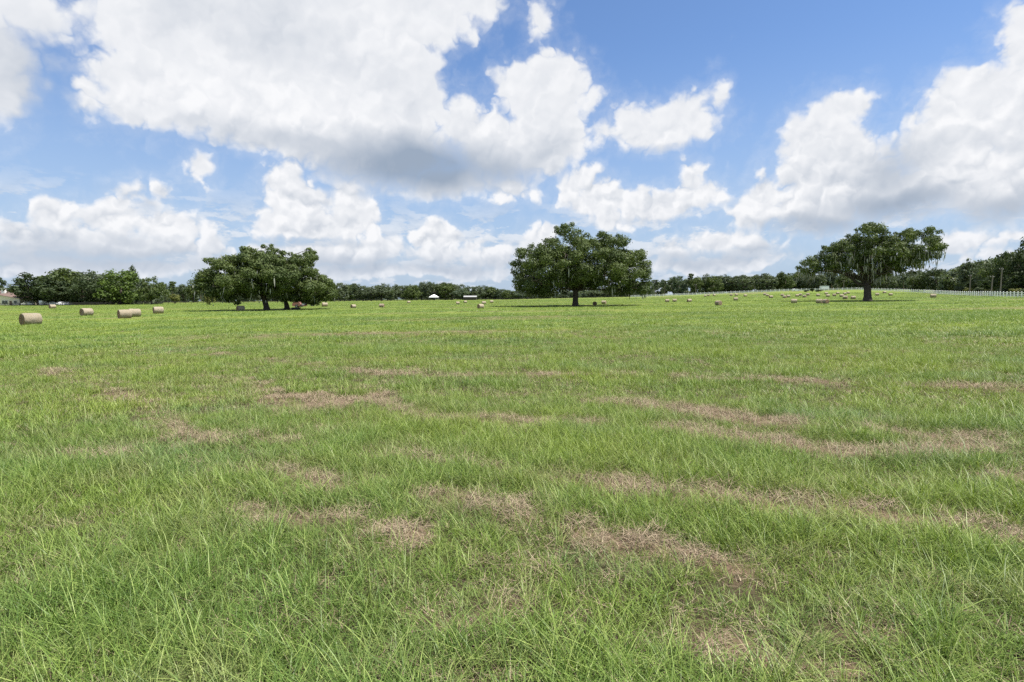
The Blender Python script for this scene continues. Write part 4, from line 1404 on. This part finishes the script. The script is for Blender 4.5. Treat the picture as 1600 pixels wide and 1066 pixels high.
car('passing_car', 'white car behind the long white fence, left of the box trailer', 1242, 352, (0.80, 0.80, 0.80), 0.0)

def trailer():
    Y = 352.0
    x = (1286 - 800) / F_PX * Y
    root = empty('box_trailer', (x, Y, tz(x, Y)))
    tag(root, 'white box trailer behind the long white fence', 'trailer')
    m = mat_plain('trailer_white', (0.72, 0.74, 0.76), 0.4, 0.4, 0.05)
    MB().box((0, 0, 1.75), (4.6, 2.2, 2.0)).build('box', m, root)
    MB().box((0, 0, 2.79), (4.7, 2.3, 0.06)).build('roof', m, root)
    MB().box((2.9, 0, 0.66), (1.4, 0.12, 0.12)).build('drawbar', M_TYRE, root)
    for xx in (-0.5, 0.45):
        for s in (-1, 1):
            wheel(root, xx, s * 0.95, 0.37, 0.22)
trailer()

def tractor():
    x, y = ground_at(468, 479.5)
    root = empty('tractor', (x, y + 6, tz(x, y + 6)), R(8))
    root.scale = (1.1, 1.1, 1.1)
    tag(root, 'green tractor with a cab standing behind the broad oak', 'tractor')
    mg = mat_plain('tractor_green', (0.020, 0.150, 0.075), 0.35, 0.5, 0.06)
    mw = mat_plain('cab_roof_pale', (0.55, 0.62, 0.60), 0.4, 0.4, 0.05)
    MB().prism([(0.35, 0.75), (2.05, 0.75), (2.1, 1.35), (1.9, 1.5), (0.35, 1.62)], -0.36, 0.36).build('bonnet', mg, root)
    MB().box((-0.1, 0, 0.72), (2.4, 0.6, 0.45)).build('chassis', M_TYRE, root)
    MB().box((-0.45, 0, 1.85), (1.35, 1.35, 1.25), 0, 0.92).build('cab_window', M_GLASS, root)
    MB().box((-0.45, 0, 2.53), (1.5, 1.5, 0.14)).build('cab_roof', mw, root)
    for sx in (-1.06, 0.16):
        for sy in (-0.62, 0.62):
            MB().box((sx, sy, 1.86), (0.08, 0.08, 1.24)).build('cab_post', mg, root)
    for s in (-1, 1):
        wheel(root, -0.75, s * 0.80, 0.78, 0.42)
        wheel(root, 1.55, s * 0.72, 0.48, 0.30)
        MB().prism([(-1.65, 1.15), (-1.4, 1.62), (-0.1, 1.62), (0.15, 1.15), (-0.1, 1.55), (-1.4, 1.55)], s * 0.80 - 0.24, s * 0.80 + 0.24).build('mudguard', mg, root)
    MB().tube([(1.3, 0.28, 1.5), (1.3, 0.28, 2.35)], 0.045, 8).build('exhaust', M_TYRE, root)
tractor()

def baler():
    x, y = ground_at(461, 481.0)
    root = empty('hay_baler', (x, y + 2, tz(x, y + 2)), R(5))
    tag(root, 'faded red hay baler beside the second trunk of the broad oak', 'baler')
    mr = mat_plain('faded_red_paint', (0.26, 0.120, 0.095), 0.6, 0.3, 0.15)
    MB().prism([(-1.25, 0.45), (-0.9, 0.32), (0.7, 0.40), (0.95, 0.9), (0.55, 1.55), (-0.25, 1.72), (-0.95, 1.5), (-1.3, 1.0)], -0.75, 0.75).build('chamber', mr, root)
    MB().prism([(0.72, 0.25), (1.25, 0.22), (1.3, 0.4), (0.8, 0.6)], -0.7, 0.7).build('pickup', M_TYRE, root)
    MB().box((1.9, 0, 0.55), (1.3, 0.14, 0.14)).build('drawbar', mr, root)
    for s in (-1, 1):
        wheel(root, -0.1, s * 0.92, 0.40, 0.26)
baler()

def trough():
    x, y = ground_at(462.5, 484.0)
    root = empty('black_trough', (x, y, tz(x, y)))
    tag(root, 'low black trough lying in the grass at the foot of the second oak trunk', 'trough')
    m = mat_plain('black_plastic', (0.016, 0.016, 0.017), 0.5, 0.4, 0.2)
    MB().prism([(-0.85, 0.0), (0.85, 0.0), (0.98, 0.42), (0.92, 0.46), (-0.92, 0.46), (-0.98, 0.42)], -0.42, 0.42).build('tub', m, root)
    MB().box((0, 0, 0.485), (2.0, 0.9, 0.045)).build('rim', m, root)
trough()

# ================================================================== canopy, barn and poles
def canopy():
    Y = 372.0
    x = (678.5 - 800) / F_PX * Y
    root = empty('canopy_tent', (x, Y, tz(x, Y)))
    tag(root, 'white peaked canopy in front of the distant trees between the oaks', 'canopy')
    m = mat_plain('white_canvas', (0.80, 0.80, 0.78), 0.7, 0.2, 0.03)
    MB().add([(-3.0, -3, 2.2), (3.0, -3, 2.2), (3.0, 3, 2.2), (-3.0, 3, 2.2), (-0.4, 0, 3.9), (0.4, 0, 3.9)], [(0, 1, 5, 4), (1, 2, 5), (2, 3, 4, 5), (3, 0, 4), (3, 2, 1, 0)]).build('roof', m, root)
    MB().box((0, -3.01, 2.06), (6.0, 0.03, 0.3)).build('valance', m, root)
    for sx in (-2.9, 2.9):
        for sy in (-2.9, 2.9):
            MB().tube([(sx, sy, -0.2), (sx, sy, 2.19)], 0.05, 8).build('leg', M_RIM, root)
canopy()
def barn():
    Y = 376.0
    x = (735 - 800) / F_PX * Y
    root = empty('long_barn', (x, Y, tz(x, Y)))
    tag(root, 'long low pale-roofed barn among the distant trees', 'barn')
    mr = mat_plain('pale_metal_roof', (0.33, 0.33, 0.32), 0.5, 0.4, 0.08)
    mw = mat_plain('dark_boards', (0.07, 0.062, 0.055), 0.85, 0.2, 0.25)
    MB().box((0, 0, 0.9), (8.0, 4.6, 2.3)).build('wall', mw, root)
    MB().prism([(-2.9, 2.0), (2.9, 2.0), (0, 2.9)], -4.3, 4.3).build('roof', mr, root).rotation_euler = (0, 0, R(90))
    for xx in (-2.6, 0, 2.6):
        MB().box((xx, -2.32, 0.95), (1.3, 0.06, 1.8)).build('door', mw, root)
barn()
M_POLE = mat_plain('weathered_pole', (0.17, 0.15, 0.13), 0.85, 0.2, 0.2)
def pole(label, px, top, Y, lean=0.0):
    x = (px - 800) / F_PX * Y
    z = tz(x, Y)
    h = at(px, top, Y).z - z
    root = empty('utility_pole', (x, Y, z))
    root.rotation_euler = (0, lean, 0.3)
    tag(root, label, 'pole', 'utility poles along the fences')
    MB().tube([(0, 0, -0.6), (0, 0, h)], [0.19, 0.13], 10).build('shaft', M_POLE, root)
    MB().box((0, 0.18, h - 0.5), (1.9, 0.10, 0.12)).build('crossarm', M_POLE, root)
    for s in (-0.8, 0.0, 0.8):
        MB().tube([(s, 0.18, h - 0.44), (s, 0.18, h - 0.26)], [0.05, 0.035], 8).build('insulator', M_WHITE, root)
pole('leaning utility pole left of the two behind the right white fence', 1546, 430, 178, R(2.5))
pole('taller utility pole right of the two behind the right white fence', 1560, 418, 172, R(1.5))
pole('thin pale pole beneath the feathery tall tree', 1512.5, 429, 205)
pole('far utility pole behind the long white fence right of the tallest oak', 1086, 444, 362)
pole('far utility pole behind the fence between box trailer and mossy oak', 1316, 438, 352)
